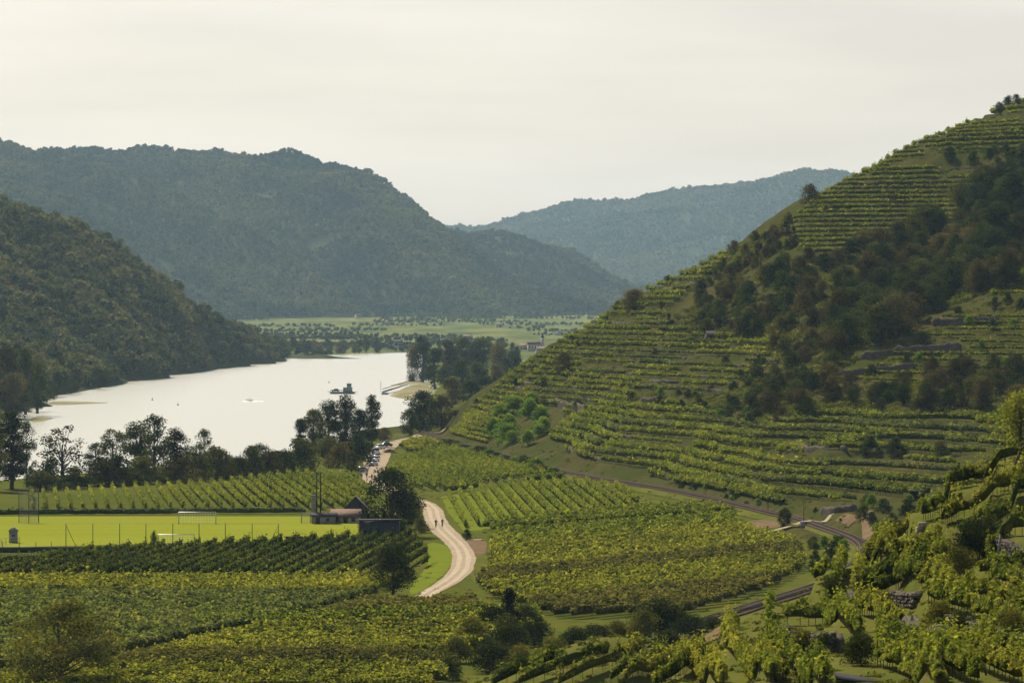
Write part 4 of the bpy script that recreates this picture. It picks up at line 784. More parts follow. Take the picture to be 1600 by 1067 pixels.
# ------------------------------------------------------------------ trees: valley and river bank
PR['yellow'] = [tree_proto(110, 9, 8, .12, 'round', 46, 4200, .34, 'vine_yellow', .03)]
BK = 'riverside trees behind the pitch'
for (u, vt, w, d, kind, lab) in [
    (-12, 650, 60, 1150, 'tall', 'dark tall tree cut by the left edge beside the pitch'), (18, 634, 62, 1165, 'poplar', 'tall dark poplar at the left edge above the pitch corner'), (42, 655, 40, 1175, 'airy', 'dark airy tree right of the left edge poplar'),
    (98, 662, 105, 1190, 'sparse', 'half bare brown tree with forked trunk behind the pitch corner'), (62, 735, 50, 1150, 'round', 'low dark tree under the half bare brown tree'), (150, 690, 50, 1220, 'airy', 'slim airy tree left of the dense riverside clump'),
    (178, 668, 62, 1215, 'airy', 'broad loose crowned tree on the left of the riverside clump'), (214, 655, 58, 1230, 'tall', 'dark leaning tree in the middle of the riverside clump'), (240, 645, 72, 1220, 'airy', 'tallest open crowned tree of the riverside clump'), (272, 670, 56, 1235, 'tall_brown', 'browning tree on the right of the riverside clump'), (292, 690, 40, 1240, 'airy', 'small thin tree at the right end of the riverside clump'),
    (318, 668, 44, 1240, 'airy', 'slender solitary tree with visible trunk against the water'), (356, 712, 44, 1260, 'round', 'low round dark tree right of the slender solitary tree'), (382, 718, 36, 1275, 'round', 'small dark tree between two rounder riverside trees'), (404, 694, 52, 1280, 'round', 'rounded dark tree in the middle of the low riverside row'), (434, 704, 44, 1290, 'tall', 'dark tree next to the big clump by the road'), (456, 710, 40, 1300, 'round', 'dark low tree at the foot of the big clump'),
    (200, 730, 60, 1190, 'round', 'low shady tree in front of the riverside clump'), (255, 735, 60, 1200, 'round', 'low dark bushy tree below the tallest riverside tree'), (130, 745, 50, 1180, 'round', 'low leafy tree behind the vineyard corner'),
    (470, 652, 30, 1400, 'poplar', 'narrow tree on the left flank of the big clump'), (490, 640, 50, 1420, 'tall', 'tall green tree on the left side of the big clump'), (515, 622, 52, 1440, 'tall', 'highest dense green tree of the big clump'), (540, 618, 50, 1450, 'tall_brown', 'high browning tree at the top of the big clump'), (562, 640, 44, 1440, 'tall', 'dark tree on the right side of the big clump'), (478, 690, 46, 1370, 'tall_brown', 'browning tree low on the left of the big clump'), (512, 682, 56, 1350, 'round', 'bright rounded green tree in front of the big clump'), (545, 690, 44, 1380, 'round_brown', 'brownish round tree in front of the big clump'), (570, 690, 34, 1420, 'round', 'small dark tree beside the road edge'),
    (581, 610, 32, 1500, 'poplar', 'tall slim poplar standing beside the road against the water'), (600, 668, 30, 1560, 'round_brown', 'small brown tree behind the parked cars'), (551, 702, 24, 1270, 'cone', 'dark narrow cone shaped tree at the roadside'), (610, 702, 24, 1440, 'bush', 'dark round bush right of the parked cars'),
    (660, 612, 62, 1640, 'round', 'dark broad tree at the foot of the hill nose'), (690, 618, 52, 1660, 'round_brown', 'brown crowned tree behind the railway bend'), (640, 640, 34, 1620, 'round', 'small dark tree at the water beside the railway bend'), (712, 640, 46, 1640, 'round_brown', 'low brown tree at the hill foot'), (735, 632, 40, 1660, 'round', 'dark tree touching the left flank of the hill nose'),
    (705, 590, 50, 2050, 'tall_brown', 'brown tree above the railway bend'), (735, 596, 46, 2000, 'tall', 'dark tree behind the hill nose'), (760, 585, 44, 2050, 'tall', 'dark tree just above the hill nose edge'),
    (660, 525, 40, 3000, 'tall', 'tall dark tree on the headland tip'), (680, 541, 34, 2650, 'poplar', 'very dark columnar tree on the headland'), (645, 540, 26, 3000, 'round_brown', 'brown tree at the tip of the headland'), (700, 532, 40, 2900, 'tall_brown', 'brownish tree behind the columnar headland tree'), (725, 528, 44, 2900, 'round', 'dark rounded headland tree'), (752, 524, 46, 2900, 'tall', 'broad high tree in the middle of the headland wood'), (780, 534, 40, 2800, 'round_brown', 'brown tree on the right of the headland wood'), (800, 548, 36, 2700, 'round', 'dark tree at the right end of the headland wood'), (720, 560, 40, 2500, 'tall', 'dark tree low in the headland wood'), (745, 565, 40, 2450, 'round', 'shaded tree at the front of the headland wood'), (775, 568, 36, 2400, 'tall_brown', 'brownish tree at the front of the headland wood'), (695, 570, 30, 2550, 'round', 'dark tree at the water side of the headland wood')]:
    tree_px(kind, u, 0, vt, w, lab, None, d)
for k, (u, d) in enumerate([(80, 1160), (115, 1165), (160, 1180), (185, 1185), (225, 1195), (285, 1200), (305, 1215), (335, 1225), (345, 1230), (372, 1235), (395, 1240), (420, 1245), (445, 1250), (470, 1290), (530, 1310), (560, 1330)]):
    tree_px(['bush', 'bush_brown'][k % 2], u, 0, 0, 34 + 9 * (k % 3), 'dark undergrowth shrub at the foot of the riverside trees', 'riverside undergrowth shrubs', d) if False else tree(['bush', 'bush', 'bush_brown'][k % 3], (u - 800) * d / F, d, random.uniform(4.5, 8), random.uniform(8, 11), 'dark undergrowth shrub at the foot of the riverside trees', 'riverside undergrowth shrubs')
tree_px('round', 610, 838, 733, 100, 'big dark round tree beside the clubhouse and road')
tree_px('round', 640, 826, 770, 50, 'lower dark tree joined to the big round clubhouse tree')
tree_px('near', 575, 0, 0, 20, '', None, 900) if False else None
PRn = PR['near']; NT[0] = 1
tree_px('near', 614, 932, 850, 78, 'small dark tree with a bare trunk between the vineyards and the road bend')
NT[0] = 0
tree('near', -51.8, 560, 10.0, 15.5, 'wide loose crowned tree at the bottom left corner')
tree_px('evergreen', 796, 990, 918, 66, 'dark pointed evergreen among the shrubs at the bottom centre')
for k, (u, vb, h, w, kind) in enumerate([(770, 990, 3.5, 5, 'near_bush'), (820, 985, 3.2, 5, 'near_bush'), (740, 1010, 3.6, 6, 'near_bush_b'), (790, 1020, 4.2, 6.5, 'near_bush'), (835, 1010, 3.2, 5.5, 'near_bush'), (715, 1035, 3, 5, 'near_bush_b'), (765, 1050, 3.5, 6, 'near_bush'), (700, 1062, 2.5, 3.5, 'near_bush'), (860, 1030, 2.6, 5, 'near_bush_b'), (900, 1012, 2.4, 5, 'near_bush'), (930, 1003, 2.2, 5, 'near_bush'), (965, 1000, 2.4, 5, 'near_bush_b'), (810, 1050, 3, 5, 'near_bush_b')]):
    c = flat(u, vb); tree(kind, c[0], c[1], h, w, 'leafy shrub in the overgrown patch around the pointed evergreen', 'shrubs of the overgrown patch')
for (u, vb, h, w, kind, lab) in [(1030, 1000, 5, 6.5, 'near_bush', 'big dark bush beside the railway above the dirt track'), (1058, 1000, 4.2, 5, 'near_bush', 'dark bush right of the big bush above the dirt track'), (1005, 1002, 4, 5, 'near_bush_b', 'lighter leafy bush left of the big railway bush'), (1085, 995, 2.6, 5, 'near_bush', 'low dark bramble beside the railway curve'), (1110, 990, 2.2, 4, 'near_bush', 'small bramble at the end of the dirt track'), (1075, 1005, 3.2, 6, 'near_bush', 'broad dark bramble hiding the near end of the railway'), (1048, 1020, 2.6, 6, 'near_bush', 'low bramble under the big railway bush'), (1128, 975, 1.6, 3, 'near_bush_b', 'small leafy bush beside the near rails'),
                                 (240, 858, 3, 1.8, 'bush', 'small upright bush in front of the near goal'), (628, 838, 2.6, 4, 'bush', 'low hedge bush at the right end of the dark shed'), (600, 842, 2.2, 4, 'bush', 'low hedge bush before the dark shed'), (655, 832, 2.6, 4, 'bush', 'low bush between the dark shed and the road'), (730, 843, 1.8, 2.2, 'bush', 'tiny dark bush beside the soil patch')]:
    c = flat(u, vb, 0.0); tree(kind, c[0], c[1], h, w, lab)
tree_px('round', 1226, 826, 793, 24, 'small thin tree beside the railway crossing')
c = at(1598, 690, 620); tree('yellow', c[0], 620, 9.6, 9.0, 'yellow green tree at the right edge before the hillside', z=c[2] - 3)
# left bank
for k in range(92):
    y = 2050 + (4450 - 2050) * (k + random.random()) / 92; x = np.interp(y, XL[:, 0], XL[:, 1]) - random.uniform(8, 46) - (12 if 2900 < y < 3500 else 0)
    if abs((x / y) * F) > 960: continue
    tree(['round', 'tall', 'round_brown', 'round', 'tall_brown'][k % 5], x, y, random.uniform(11, 17), random.uniform(10, 15), 'rounded tree in the belt lining the far left river bank', 'trees along the left bank', z=max(float(valley(x, y)), -3.6))
for (u, vt, w, d, kind, lab) in [(10, 545, 60, 2080, 'tall_brown', 'large brown tree at the left edge above the water'), (40, 555, 46, 2100, 'tall', 'dark tree over the water at the left edge'), (58, 575, 40, 2120, 'tall', 'dark bank tree hanging over the gravel bar'), (20, 590, 60, 2050, 'round_brown', 'low brown tree on the left bank'), (-15, 560, 60, 2060, 'round', 'dark tree cut by the left edge on the river bank')]: tree_px(kind, u, 0, vt, w, lab, None, d, z=-3.5)
for k in range(30):
    y = 3780 + 900 * k / 30; x = np.interp(y, XL[:, 0], XL[:, 1]) - random.uniform(2, 18); tree(['round', 'tall', 'round_brown'][k % 3], x, y, random.uniform(8, 14), random.uniform(9, 14), 'hazy tree on the far bend of the left bank', 'trees at the far river bend', z=-3.6)
for k in range(34):
    y = 2120 + 900 * k / 34; x = np.interp(y, XL[:, 0], XL[:, 1]) + random.uniform(-9, 5); tree(['round', 'bush', 'round_brown'][k % 3], x, y, random.uniform(6, 11), random.uniform(8, 12), 'low tree leaning over the shore of the left bank', 'low trees on the left shore', z=-4.2)
for k in range(16):
    y = 3050 + 1500 * k / 16; x = np.interp(y, XS[:, 0], XS[:, 1]) + random.uniform(10, 90); tree(['round', 'tall'][k % 2], x, y, random.uniform(9, 14), None, 'hazy tree on the right bank beyond the headland', 'trees beyond the headland')
# ------------------------------------------------------------------ trees and shrubs of the terraced hill
W1 = [(1640, 290), (1570, 292), (1525, 305), (1490, 335), (1505, 352), (1440, 372), (1370, 395), (1300, 405), (1250, 410), (1190, 440), (1060, 490), (1040, 505), (1090, 520), (1200, 540), (1225, 575), (1180, 600), (1170, 655), (1230, 640), (1290, 600), (1350, 555), (1450, 495), (1640, 422)]
W3 = [(955, 640), (1010, 612), (1120, 615), (1200, 560), (1190, 650), (1165, 668), (1060, 636)]
W4 = [(1130, 402), (1190, 368), (1238, 335), (1238, 392), (1200, 432), (1080, 462)]
W2 = [(1165, 662), (1190, 615), (1260, 602), (1330, 606), (1420, 602), (1500, 580), (1640, 570), (1640, 648), (1450, 645), (1300, 645), (1230, 660)]
def px_scatter(poly, n, seed):
    rng = np.random.default_rng(seed); P = np.array(poly, float); out = []; lo, hi_ = P.min(0), P.max(0)
    while len(out) < n:
        u, v = rng.uniform(lo, hi_)
        if in_poly(np.array([u]), np.array([v]), poly)[0]:
            c = cast(u, v, 800, 2000)
            if c is not None: out.append((u, v, c))
    return out
for (u, v, c) in px_scatter(W1, 215, 1):
    deep = (u > 1300) and (v < 560); kind = random.choice(['round', 'round_brown', 'tall', 'round'] if deep else ['bush', 'round', 'bush_brown', 'bush', 'round_brown'])
    h = random.uniform(7, 11) if deep else random.uniform(3.5, 6.5)
    tree(kind, c[0], c[1], h, h * random.uniform(.85, 1.15) if 'bush' not in kind else h * 1.35, 'broad leaved tree in the dark gully wood of the terraced hill' if 'bush' not in kind else 'rough shrub on the scrubby middle of the terraced hill', 'gully wood trees' if 'bush' not in kind else 'scrub of the hill middle', sink=.4)
for (u, v, c) in px_scatter(W2, 75, 2):
    kind = random.choice(['bush', 'bush_brown', 'round', 'bush', 'round_brown']); h = random.uniform(3, 5.5); big = 'bush' not in kind
    tree(kind, c[0], c[1], h + 1.5 * big, h * 1.3, 'small tree in the thicket above the lower terraces' if big else 'dark shrub in the thicket above the lower terraces', 'thicket trees above the terraces' if big else 'thicket shrubs above the terraces', sink=.3)
for (u, v, c) in px_scatter(W3, 40, 12): tree(random.choice(['bush', 'bush', 'bush_bright']), c[0], c[1], random.uniform(1.6, 3.2), None, 'shrub on the rough bank between steep and broad terraces', 'shrubs of the rough bank', sink=.3)
for (u, v, c) in px_scatter(W4, 40, 13): tree(random.choice(['bush', 'bush_brown']), c[0], c[1], random.uniform(1.6, 3.6), None, 'shrub on the rocky slope left of the upper terraces', 'shrubs of the rocky slope', sink=.3)
for (u, v, c) in px_scatter([(745, 700), (760, 655), (820, 630), (862, 645), (862, 688), (800, 712)], 20, 3):
    h = random.uniform(3.5, 6); tree('bush_bright', c[0], c[1], h, h * 1.25, 'bright green leafy shrub in the sunny thicket at the hill foot', 'bright green thicket shrubs', sink=.3)
for k, (u, v, h, w, kind, lab) in enumerate([(990, 488, 8, 10, 'round_brown', 'dark round tree on the hill skyline above the terraces'), (882, 585, 7, 9, 'round_brown', 'brown round tree among the hill nose terraces'), (1266, 320, 6, 8, 'bush_brown', 'reddish brown bush on the skyline left of the upper terraces'), (1240, 385, 6.5, 4, 'cone', 'dark upright bush at the corner of the upper terraces'), (1228, 368, 4.5, 4, 'cone', 'small dark cone bush left of the upper terraces'), (1045, 518, 6, 4, 'cone', 'dark ivy covered pillar bush on the terrace corner'),
        (1596, 300, 14, 6, 'cone', 'tall dark conifer at the right edge below the skyline'), (1575, 172, 5, 4, 'round', 'little tree on the highest point of the skyline'), (1588, 168, 4.5, 4, 'round', 'second little tree beside the highest skyline tree'), (1562, 178, 4, 3.5, 'round', 'third little tree on the slope of the skyline'),
        (1360, 712, 4, 5.5, 'bush', 'round dark bush on the grassy bank of the lower terraces'), (1400, 712, 3.6, 6, 'bush', 'wide dark bush on the grassy bank of the lower terraces'), (1470, 722, 4.4, 5.5, 'bush', 'tall dark bush at the right of the grassy bank'), (1110, 545, 3, 4, 'bush', 'bush beside the small stone hut'), (1535, 640, 8, 7, 'round_brown', 'dark tree at the end of the long lower row'), (1510, 600, 7, 7, 'round_brown', 'brown tree beside the gully terraces'), (1450, 588, 4, 6, 'bush', 'dark bush hanging over the lowest gully wall'), (1440, 545, 4, 7, 'bush', 'ivy mound spilling over the gully terrace')]):
    c = cast(u, v, 800, 2000)
    if c is not None: tree(kind, c[0], c[1], h, w, lab, sink=.3)
for (u, v, c) in px_scatter([(1460, 262), (1480, 245), (1600, 240), (1600, 264)], 12, 4): tree('bush', c[0], c[1], random.uniform(3, 4.5), 5, 'dark shrub in the hedge band under the topmost terraces', 'hedge band under the skyline', sink=.3)
for (u, v, c) in px_scatter(V4, 26, 5): tree(random.choice(['bush', 'bush_bright', 'bush']), c[0], c[1], random.uniform(1.6, 3), None, 'low shrub on the overgrown terraces beside the gully', 'shrubs of the overgrown terraces', sink=.2)
for (u, v, c) in px_scatter([(690, 672), (790, 590), (890, 522), (985, 462), (1140, 388), (1200, 535), (1120, 615), (960, 640), (860, 640)], 34, 6): tree(random.choice(['bush', 'bush_brown', 'bush']), c[0], c[1], random.uniform(1.8, 3.4), None, 'small dark shrub between the steep terraces of the hill nose', 'shrubs of the hill nose', sink=.2)
for (u, v, c) in px_scatter([(860, 690), (1000, 740), (1200, 790), (1340, 790), (1330, 830), (1190, 800), (1000, 755)], 14, 7): tree(random.choice(['bush', 'bush_bright']), c[0], c[1], random.uniform(.8, 1.6), None, 'tiny shrub on the grassy bank above the railway', 'shrubs on the railway bank', sink=.1)
for (u, v, c) in px_scatter([(1340, 780), (1430, 775), (1420, 830), (1350, 850)], 10, 8): tree(random.choice(['bush', 'bush_bright']), c[0], c[1], random.uniform(1.5, 3), None, 'leafy shrub on the slope above the dirt track', 'shrubs above the dirt track', sink=.1)
for (u, v, c) in px_scatter([(1255, 845), (1330, 850), (1320, 890), (1270, 915), (1262, 880)], 16, 21): tree(random.choice(['bush', 'bush_bright', 'bush']), c[0], c[1], random.uniform(1.2, 2.6), None, 'leafy shrub on the grassy wedge inside the railway curve', 'shrubs inside the railway curve', sink=.1)
for k, y in enumerate(np.arange(1235, 1500, 9.0)): tree(['bush', 'bush_bright', 'bush', 'bush_brown'][k % 4], float(rail_x(y)) - 4.6 + random.uniform(-.6, .6), y, random.uniform(2.0, 3.2), random.uniform(3.5, 6), 'low hedge shrub screening the far railway behind the slanting plot', 'hedge shrubs along the far railway', sink=.1)
# near slope: ivy mound and brambles
for (u, v, h, w, kind, lab) in [(1515, 880, 3.0, 4.6, 'near_bush', 'rounded ivy mound on the near slope'), (1545, 868, 2.6, 4, 'near_bush', 'second ivy mound behind the leaning post'), (1500, 905, 2.2, 3, 'near_bush_b', 'leafy bramble under the ivy mound'), (1470, 985, 1.6, 2.4, 'near_bush_b', 'small bramble on the tall near stone wall'), (1300, 940, 1.6, 2.2, 'near_bush', 'dark bramble below the lone near vine row'), (1250, 1020, 1.6, 3, 'near_bush_b', 'weeds hanging at the low curved wall'), (1345, 1040, 1.8, 3, 'near_bush', 'dark bramble beside the dark roof'), (1580, 1010, 2, 3, 'near_bush_b', 'bramble at the right edge under the staked row'), (1500, 1000, 1.5, 2.6, 'near_bush', 'dark bramble creeping over the long shadowed wall'), (1540, 1014, 1.4, 2.6, 'near_bush_b', 'green bramble in the middle of the long shadowed wall'), (1425, 1018, 1.3, 2.0, 'near_bush', 'dark bramble at the foot of the tall near wall'), (1235, 1010, 1.3, 2.4, 'near_bush', 'dark bramble at the left end of the low curved wall'), (1290, 1022, 1.2, 2.2, 'near_bush', 'dark bramble at the right end of the low curved wall'), (1385, 946, 1.0, 2.0, 'near_bush_b', 'dry leafy bramble over the small near wall')]:
    c = cast(u, v, 180, 640); tree(kind, c[0], c[1], h, w, lab)
# rough undergrowth: nobody could count it
up, us = [], []
rng = np.random.default_rng(77)
for poly, n, smin, smax in [(W1, 1800, 1.0, 2.6), (W2, 900, 1.0, 2.2), (V2, 1500, .4, 1.1), (V4, 900, .5, 1.3), (V3, 1200, .25, .7), (W3, 900, .6, 1.7), (W4, 900, .6, 1.8), (V1, 500, .5, 1.2), (V0, 300, .5, 1.3), ([(860, 690), (1000, 740), (1200, 790), (1340, 790), (1330, 830), (1190, 800), (1000, 755)], 250, .3, .9), ([(690, 690), (760, 655), (860, 690), (900, 720), (860, 722)], 120, .4, 1.2)]:
    P = np.array(poly, float); lo, hi_ = P.min(0), P.max(0); n = n if n > 400 else n; xs_ = rng.uniform(-40, 200, n * 30); ys_ = rng.uniform(850, 1640, n * 30); zz = hill(xs_, ys_); u, v = proj(xs_, ys_, zz); k = in_poly(u, v, poly); i = np.where(k)[0][:n]
    up.append(np.stack([xs_[i], ys_[i], zz[i] - .3], 1)); us.append(rng.uniform(smin, smax, len(i)))
scatter('undergrowth', 'rough undergrowth covering the unplanted parts of the hill', 'undergrowth', np.vstack(up), np.concatenate(us), NG_T)
# low leafy growth on the near slope
n = 12000; xs_ = rng.uniform(-10, 80, n); ys_ = rng.uniform(235, 560, n); zz = spur(xs_, ys_); k = (zz > valley(xs_, ys_) + .3) & (fbm(xs_ / 6, ys_ / 9, 61, 3) > .05)
scatter('weeds', 'low weeds and tufts growing on the near slope', 'weeds', np.stack([xs_[k], ys_[k], zz[k] - .12], 1), rng.uniform(.25, .75, k.sum()), NG_T)
# tufts on the open valley ground beside road and railway
n = 16000; xs_ = rng.uniform(-60, 75, n); ys_ = rng.uniform(560, 1600, n); zz = G(xs_, ys_); dr = np.min(np.hypot(xs_[:, None] - road_xy[None, :, 0], ys_[:, None] - road_xy[None, :, 1]), 1); dl = np.min(np.hypot(xs_[:, None] - rail_xy[None, :, 0], ys_[:, None] - rail_xy[None, :, 1]), 1); k = (zz < 6) & (zz > -1.5) & (dr > 4) & ~((xs_ < -20) & (ys_ > 850) & (ys_ < 1040)) & (dl > 2.6) & (fbm(xs_ / 8, ys_ / 14, 64, 3) > -.1)
zz = np.maximum(zz, np.where(dl < 4.5, RZ - .9 + .82 * (1 - (dl / 4.5) ** 2), -9))
scatter('grass_tufts', 'rough grass tufts on open ground beside road and railway', 'grass', np.stack([xs_[k], ys_[k], zz[k] - .1], 1), rng.uniform(.2, .6, k.sum()), NG_T)
# hedges and copses on the far plain
bx_, by_ = [], []
for k in range(34):
    y0 = 4780 * (7900 / 4780) ** rng.random() if k > 7 else 7750 + 30 * k; x0 = y0 * rng.uniform(-.06, .03); L_ = rng.uniform(40, 230) * (1.6 if k <= 7 else 1); n_ = int(L_ / 2.2); t_ = rng.random(n_); bx_.append(x0 + (t_ - .5) * L_ + rng.normal(0, 3, n_)); by_.append(y0 + (t_ - .5) * L_ * rng.uniform(-.5, .5) + rng.normal(0, 14, n_))
xs_ = rng.uniform(-290, -80, 260); bx_.append(xs_); by_.append(4712 + rng.uniform(0, 45, 260))
xs_ = np.concatenate(bx_); ys_ = np.concatenate(by_)
scatter('hedgerow_trees', 'far hedgerows and tree belts between the meadow strips', 'hedgerows', np.stack([xs_, ys_, valley(xs_, ys_) - .4], 1), rng.uniform(2.5, 7.0, len(xs_)), NG_F)
# pines along the ridge line
# ------------------------------------------------------------------ football ground
def goal(u0, u1, v, label, h=2.44):
    d = F * 45 / (v - VH); x0, x1 = (u0 - 800) * d / F, (u1 - 800) * d / F; o = thing('football_goal', label, 'goal', ((x0 + x1) / 2, d, .04)); w = (x1 - x0) / 2
    obj('goal_frame', MB().tube([(-w, 0, 0), (-w, 0, h), (w, 0, h), (w, 0, 0)], .09, 6).mesh('goal_frame', M['white']), o)
    for s in (-1, 1): obj('net_support', MB().tube([(s * w, 0, h), (s * w, 1.0, h), (s * w, 2.1, 0)], .05, 5).mesh('net_support', M['white']), o)
    n = MB()
    for k in range(15): x = -w + 2 * w * k / 14; n.tube([(x, 1.0, h - .05), (x, 2.05, .02)], .012, 3, False); n.tube([(x, 0.05, h), (x, 1.0, h)], .012, 3, False)
    for k in range(6): f = k / 5; n.tube([(-w, 1 + 1.05 * f, h * (1 - f) + .02), (w, 1 + 1.05 * f, h * (1 - f) + .02)], .012, 3, False)
    tag(obj('net', n.mesh('net', M['white']), o), kind='stuff')
goal(279, 337, 819, 'white football goal at the far end of the pitch'); goal(247, 303, 851, 'white football goal near the dark vine rows', 1.9)
ff = thing('ball_catch_fence', 'tall ball catch fence of thin posts along the near touchline', 'fence', (-65, 880, 0)); fo = np.array(ff.location)
fp = []
for u in (103, 145, 187, 228, 270, 311, 352, 394, 435):
    p = np.array([(u - 800) * 884 / F, 884, 0]); fp.append(p); obj('post', MB().tube([p - fo, p - fo + (0, 0, 4.6)], .075, 6).mesh('post', M['green_metal']), ff)
for p, s in ((fp[0], 1), (fp[-1], -1)): obj('brace', MB().tube([p - fo + (0, 0, 4.3), p - fo + (s * 2.0, 0, 0)], .05, 5).mesh('brace', M['green_metal']), ff)
for z in (.1, 4.55): obj('cable', MB().tube([fp[0] - fo + (0, 0, z), fp[-1] - fo + (0, 0, z)], .018, 4).mesh('cable', M['metal']), ff)
bf = thing('pitch_barrier', 'low dark barrier with thin posts at the left near corner of the pitch', 'barrier', (-92, 872, 0)); bo = np.array(bf.location)
for k, u in enumerate((4, 30, 56, 80)): p = np.array([(u - 800) * 870 / F, 870, 0]) - bo; obj('post', MB().tube([p, p + (0, 0, 2.0)], .06, 5).mesh('post', M['green_metal']), bf)
obj('board', MB().box(np.array([-86, 870.3, .5]) - bo, (22, .12, 1.0)).mesh('board', M['navy']), bf)
hd = MB().box((0, 0, .8), (24, 2.0, 1.6)); h_ = obj('clipped_hedge', None) if False else None
# hedges as leafy rows
def hedge(pts, h, w, label, mat='vine_blue', name='hedge'):
    P = np.array(pts, float); V, Fq, T, org = row_mesh(P, 26, .38, .1, h, w, int(abs(P[0, 0]) * 7), gap=0); o = obj(name, new_mesh('hedge', V, [Fq], T * .6), None, M[mat], org); tag(o, label, 'hedge'); return o
def line(a, b, n=20): a = np.array(a, float); b = np.array(b, float); return a + (b - a) * np.linspace(0, 1, n)[:, None]
hedge(line(flat(-40, 806), flat(478, 802), 40), 1.5, 1.4, 'added dark leafy strip for the shade at the row ends behind the pitch')  # added strip of dark leaves where the row ends lie in shade
hedge(line(flat(-30, 884), flat(105, 873), 14), 1.5, 2.0, 'dark clipped hedge below the left corner of the pitch')
# club buildings
def gable_house(name, label, loc, rz, L, W, wall_h, roof_h, wall_m, roof_m, wins=(), door=None, over=.35, chimney=False, cat='building', group=None):
    o = thing(name, label, cat, loc, rz, group); obj('wall', MB().add([(-L / 2, -W / 2, -.4), (L / 2, -W / 2, -.4), (L / 2, W / 2, -.4), (-L / 2, W / 2, -.4), (-L / 2, -W / 2, wall_h), (L / 2, -W / 2, wall_h), (L / 2, W / 2, wall_h), (-L / 2, W / 2, wall_h), (-L / 2, 0, wall_h + roof_h), (L / 2, 0, wall_h + roof_h)],
        [(0, 1, 5, 4), (2, 3, 7, 6), (3, 0, 4, 8, 7), (1, 2, 6, 9, 5), (4, 5, 9, 8), (6, 7, 8, 9), (3, 2, 1, 0)]).mesh('wall', wall_m), o)
    l, w = L / 2 + over, W / 2 + over; dz = over * roof_h / (W / 2); t = .14; r = MB()
    for s in (-1, 1):
        a = [(-l, s * w, wall_h - dz + .05), (l, s * w, wall_h - dz + .05), (l, 0, wall_h + roof_h + .05), (-l, 0, wall_h + roof_h + .05)]; b = [(x, y, z + t) for x, y, z in a]; r.add(a + b, [(0, 1, 2, 3), (7, 6, 5, 4), (0, 4, 5, 1), (1, 5, 6, 2), (2, 6, 7, 3), (3, 7, 4, 0)])
    ro = obj('roof', r.mesh('roof', roof_m), o)
    if chimney: obj('chimney', MB().box((L * .2, W * .12, wall_h + roof_h), (.6, .6, 1.4)).mesh('chimney', wall_m), ro)
    for (x, z, ww, hh) in wins:
        wn_ = obj('window', MB().box((x, -W / 2 - .02, z), (ww, .10, hh)).mesh('window', M['glass']), o); obj('sill', MB().box((x, -W / 2 - .08, z - hh / 2 - .06), (ww + .2, .22, .1)).mesh('sill', M['concrete']), wn_)
    if door: x, ww, hh = door; dr = obj('door', MB().box((x, -W / 2 - .02, hh / 2), (ww, .10, hh)).mesh('door', M['roof_dark']), o); obj('handle', MB().box((x + ww * .35, -W / 2 - .09, hh * .5), (.12, .06, .05)).mesh('handle', M['metal']), dr)
    return o
D0 = 985.0
def fx_(u, d=D0): return (u - 800) * d / F
gable_house('clubhouse', 'low clubhouse with pale clay roof beside the pitch corner', (fx_(540), D0 + 2, 0), 0.0, 5.6, 5.0, 1.35, 1.3, M['plaster'], M['roof'], [(-1.6, .8, .8, .7), (1.6, .8, .8, .7)], (0, .9, 1.3))
gable_house('shed', 'small flat grey shed between tower and clubhouse', (fx_(507), D0 - 2, 0), 0.0, 4.6, 4.0, 1.6, .5, M['concrete'], M['roof_dark'], [(.8, .95, .7, .5)], (-1.2, .8, 1.4))
gable_house('gabled_barn', 'dark steep gabled roof rising behind the clubhouse', (fx_(556, 1010), 1010, 0), math.pi / 2, 6.0, 5.0, 1.8, 2.6, M['roof_dark'], M['roof_dark'], [])
tw = thing('concrete_tower', 'narrow grey concrete tower beside the two light poles', 'tower', (fx_(490), D0, 0)); obj('shaft', MB().box((0, 0, 2.8), (.85, .9, 5.6)).mesh('shaft', M['concrete']), tw); obj('cap', MB().box((0, 0, 5.66), (1.05, 1.1, .14)).mesh('cap', M['metal']), tw); obj('door', MB().box((0, -.47, .95), (.55, .06, 1.8)).mesh('door', M['roof_dark']), tw)
for u, lab in ((494.5, 'left of two tall dark floodlight poles beside the tower'), (500.5, 'right of two tall dark floodlight poles beside the tower')):
    fl_ = thing('floodlight_pole', lab, 'light pole', (fx_(u), D0 + 1, 0)); obj('pole', MB().tube([(0, 0, 0), (0, 0, 10.2)], [.16, .10], 7).mesh('pole', M['black']), fl_); obj('crossarm', MB().box((0, 0, 10.2), (.7, .12, .12)).mesh('crossarm', M['black']), fl_)
    for s in (-.25, .25): obj('lamp', MB().box((s, -.12, 10.05), (.26, .2, .24)).mesh('lamp', M['metal']), fl_)
cg = thing('wire_cage', 'small wire mesh cage at the far right pitch corner', 'cage', (fx_(478), D0, 0)); n = MB()
for x in (-.9, .9):
    for y in (-1, 1): obj('post', MB().tube([(x, y, 0), (x, y, 2.2)], .05, 5).mesh('post', M['metal']), cg)
for k in range(9):
    z = .2 + .25 * k; n.tube([(-.9, -1, z), (.9, -1, z), (.9, 1, z), (-.9, 1, z), (-.9, -1, z)], .012, 3, False)
tag(obj('wire', n.mesh('wire', M['metal']), cg), kind='stuff')
sh = thing('metal_shed', 'large dark blue windowless metal shed below the round tree', 'shed', (fx_(593, 915), 915, 0)); obj('wall', MB().box((0, 0, 1.9), (7.5, 4.5, 3.8)).mesh('wall', M['navy']), sh); rf = obj('roof', MB().box((0, 0, 3.86), (7.9, 4.9, .14)).mesh('roof', M['roof_dark']), sh); obj('lamp', MB().box((.2, -2.3, 4.05), (.3, .3, .22)).mesh('lamp', M['white']), rf)
for x in (-3, -1.5, 0, 1.5, 3): obj('seam', MB().box((x, -2.28, 1.9), (.07, .06, 3.7)).mesh('seam', M['black']), sh)
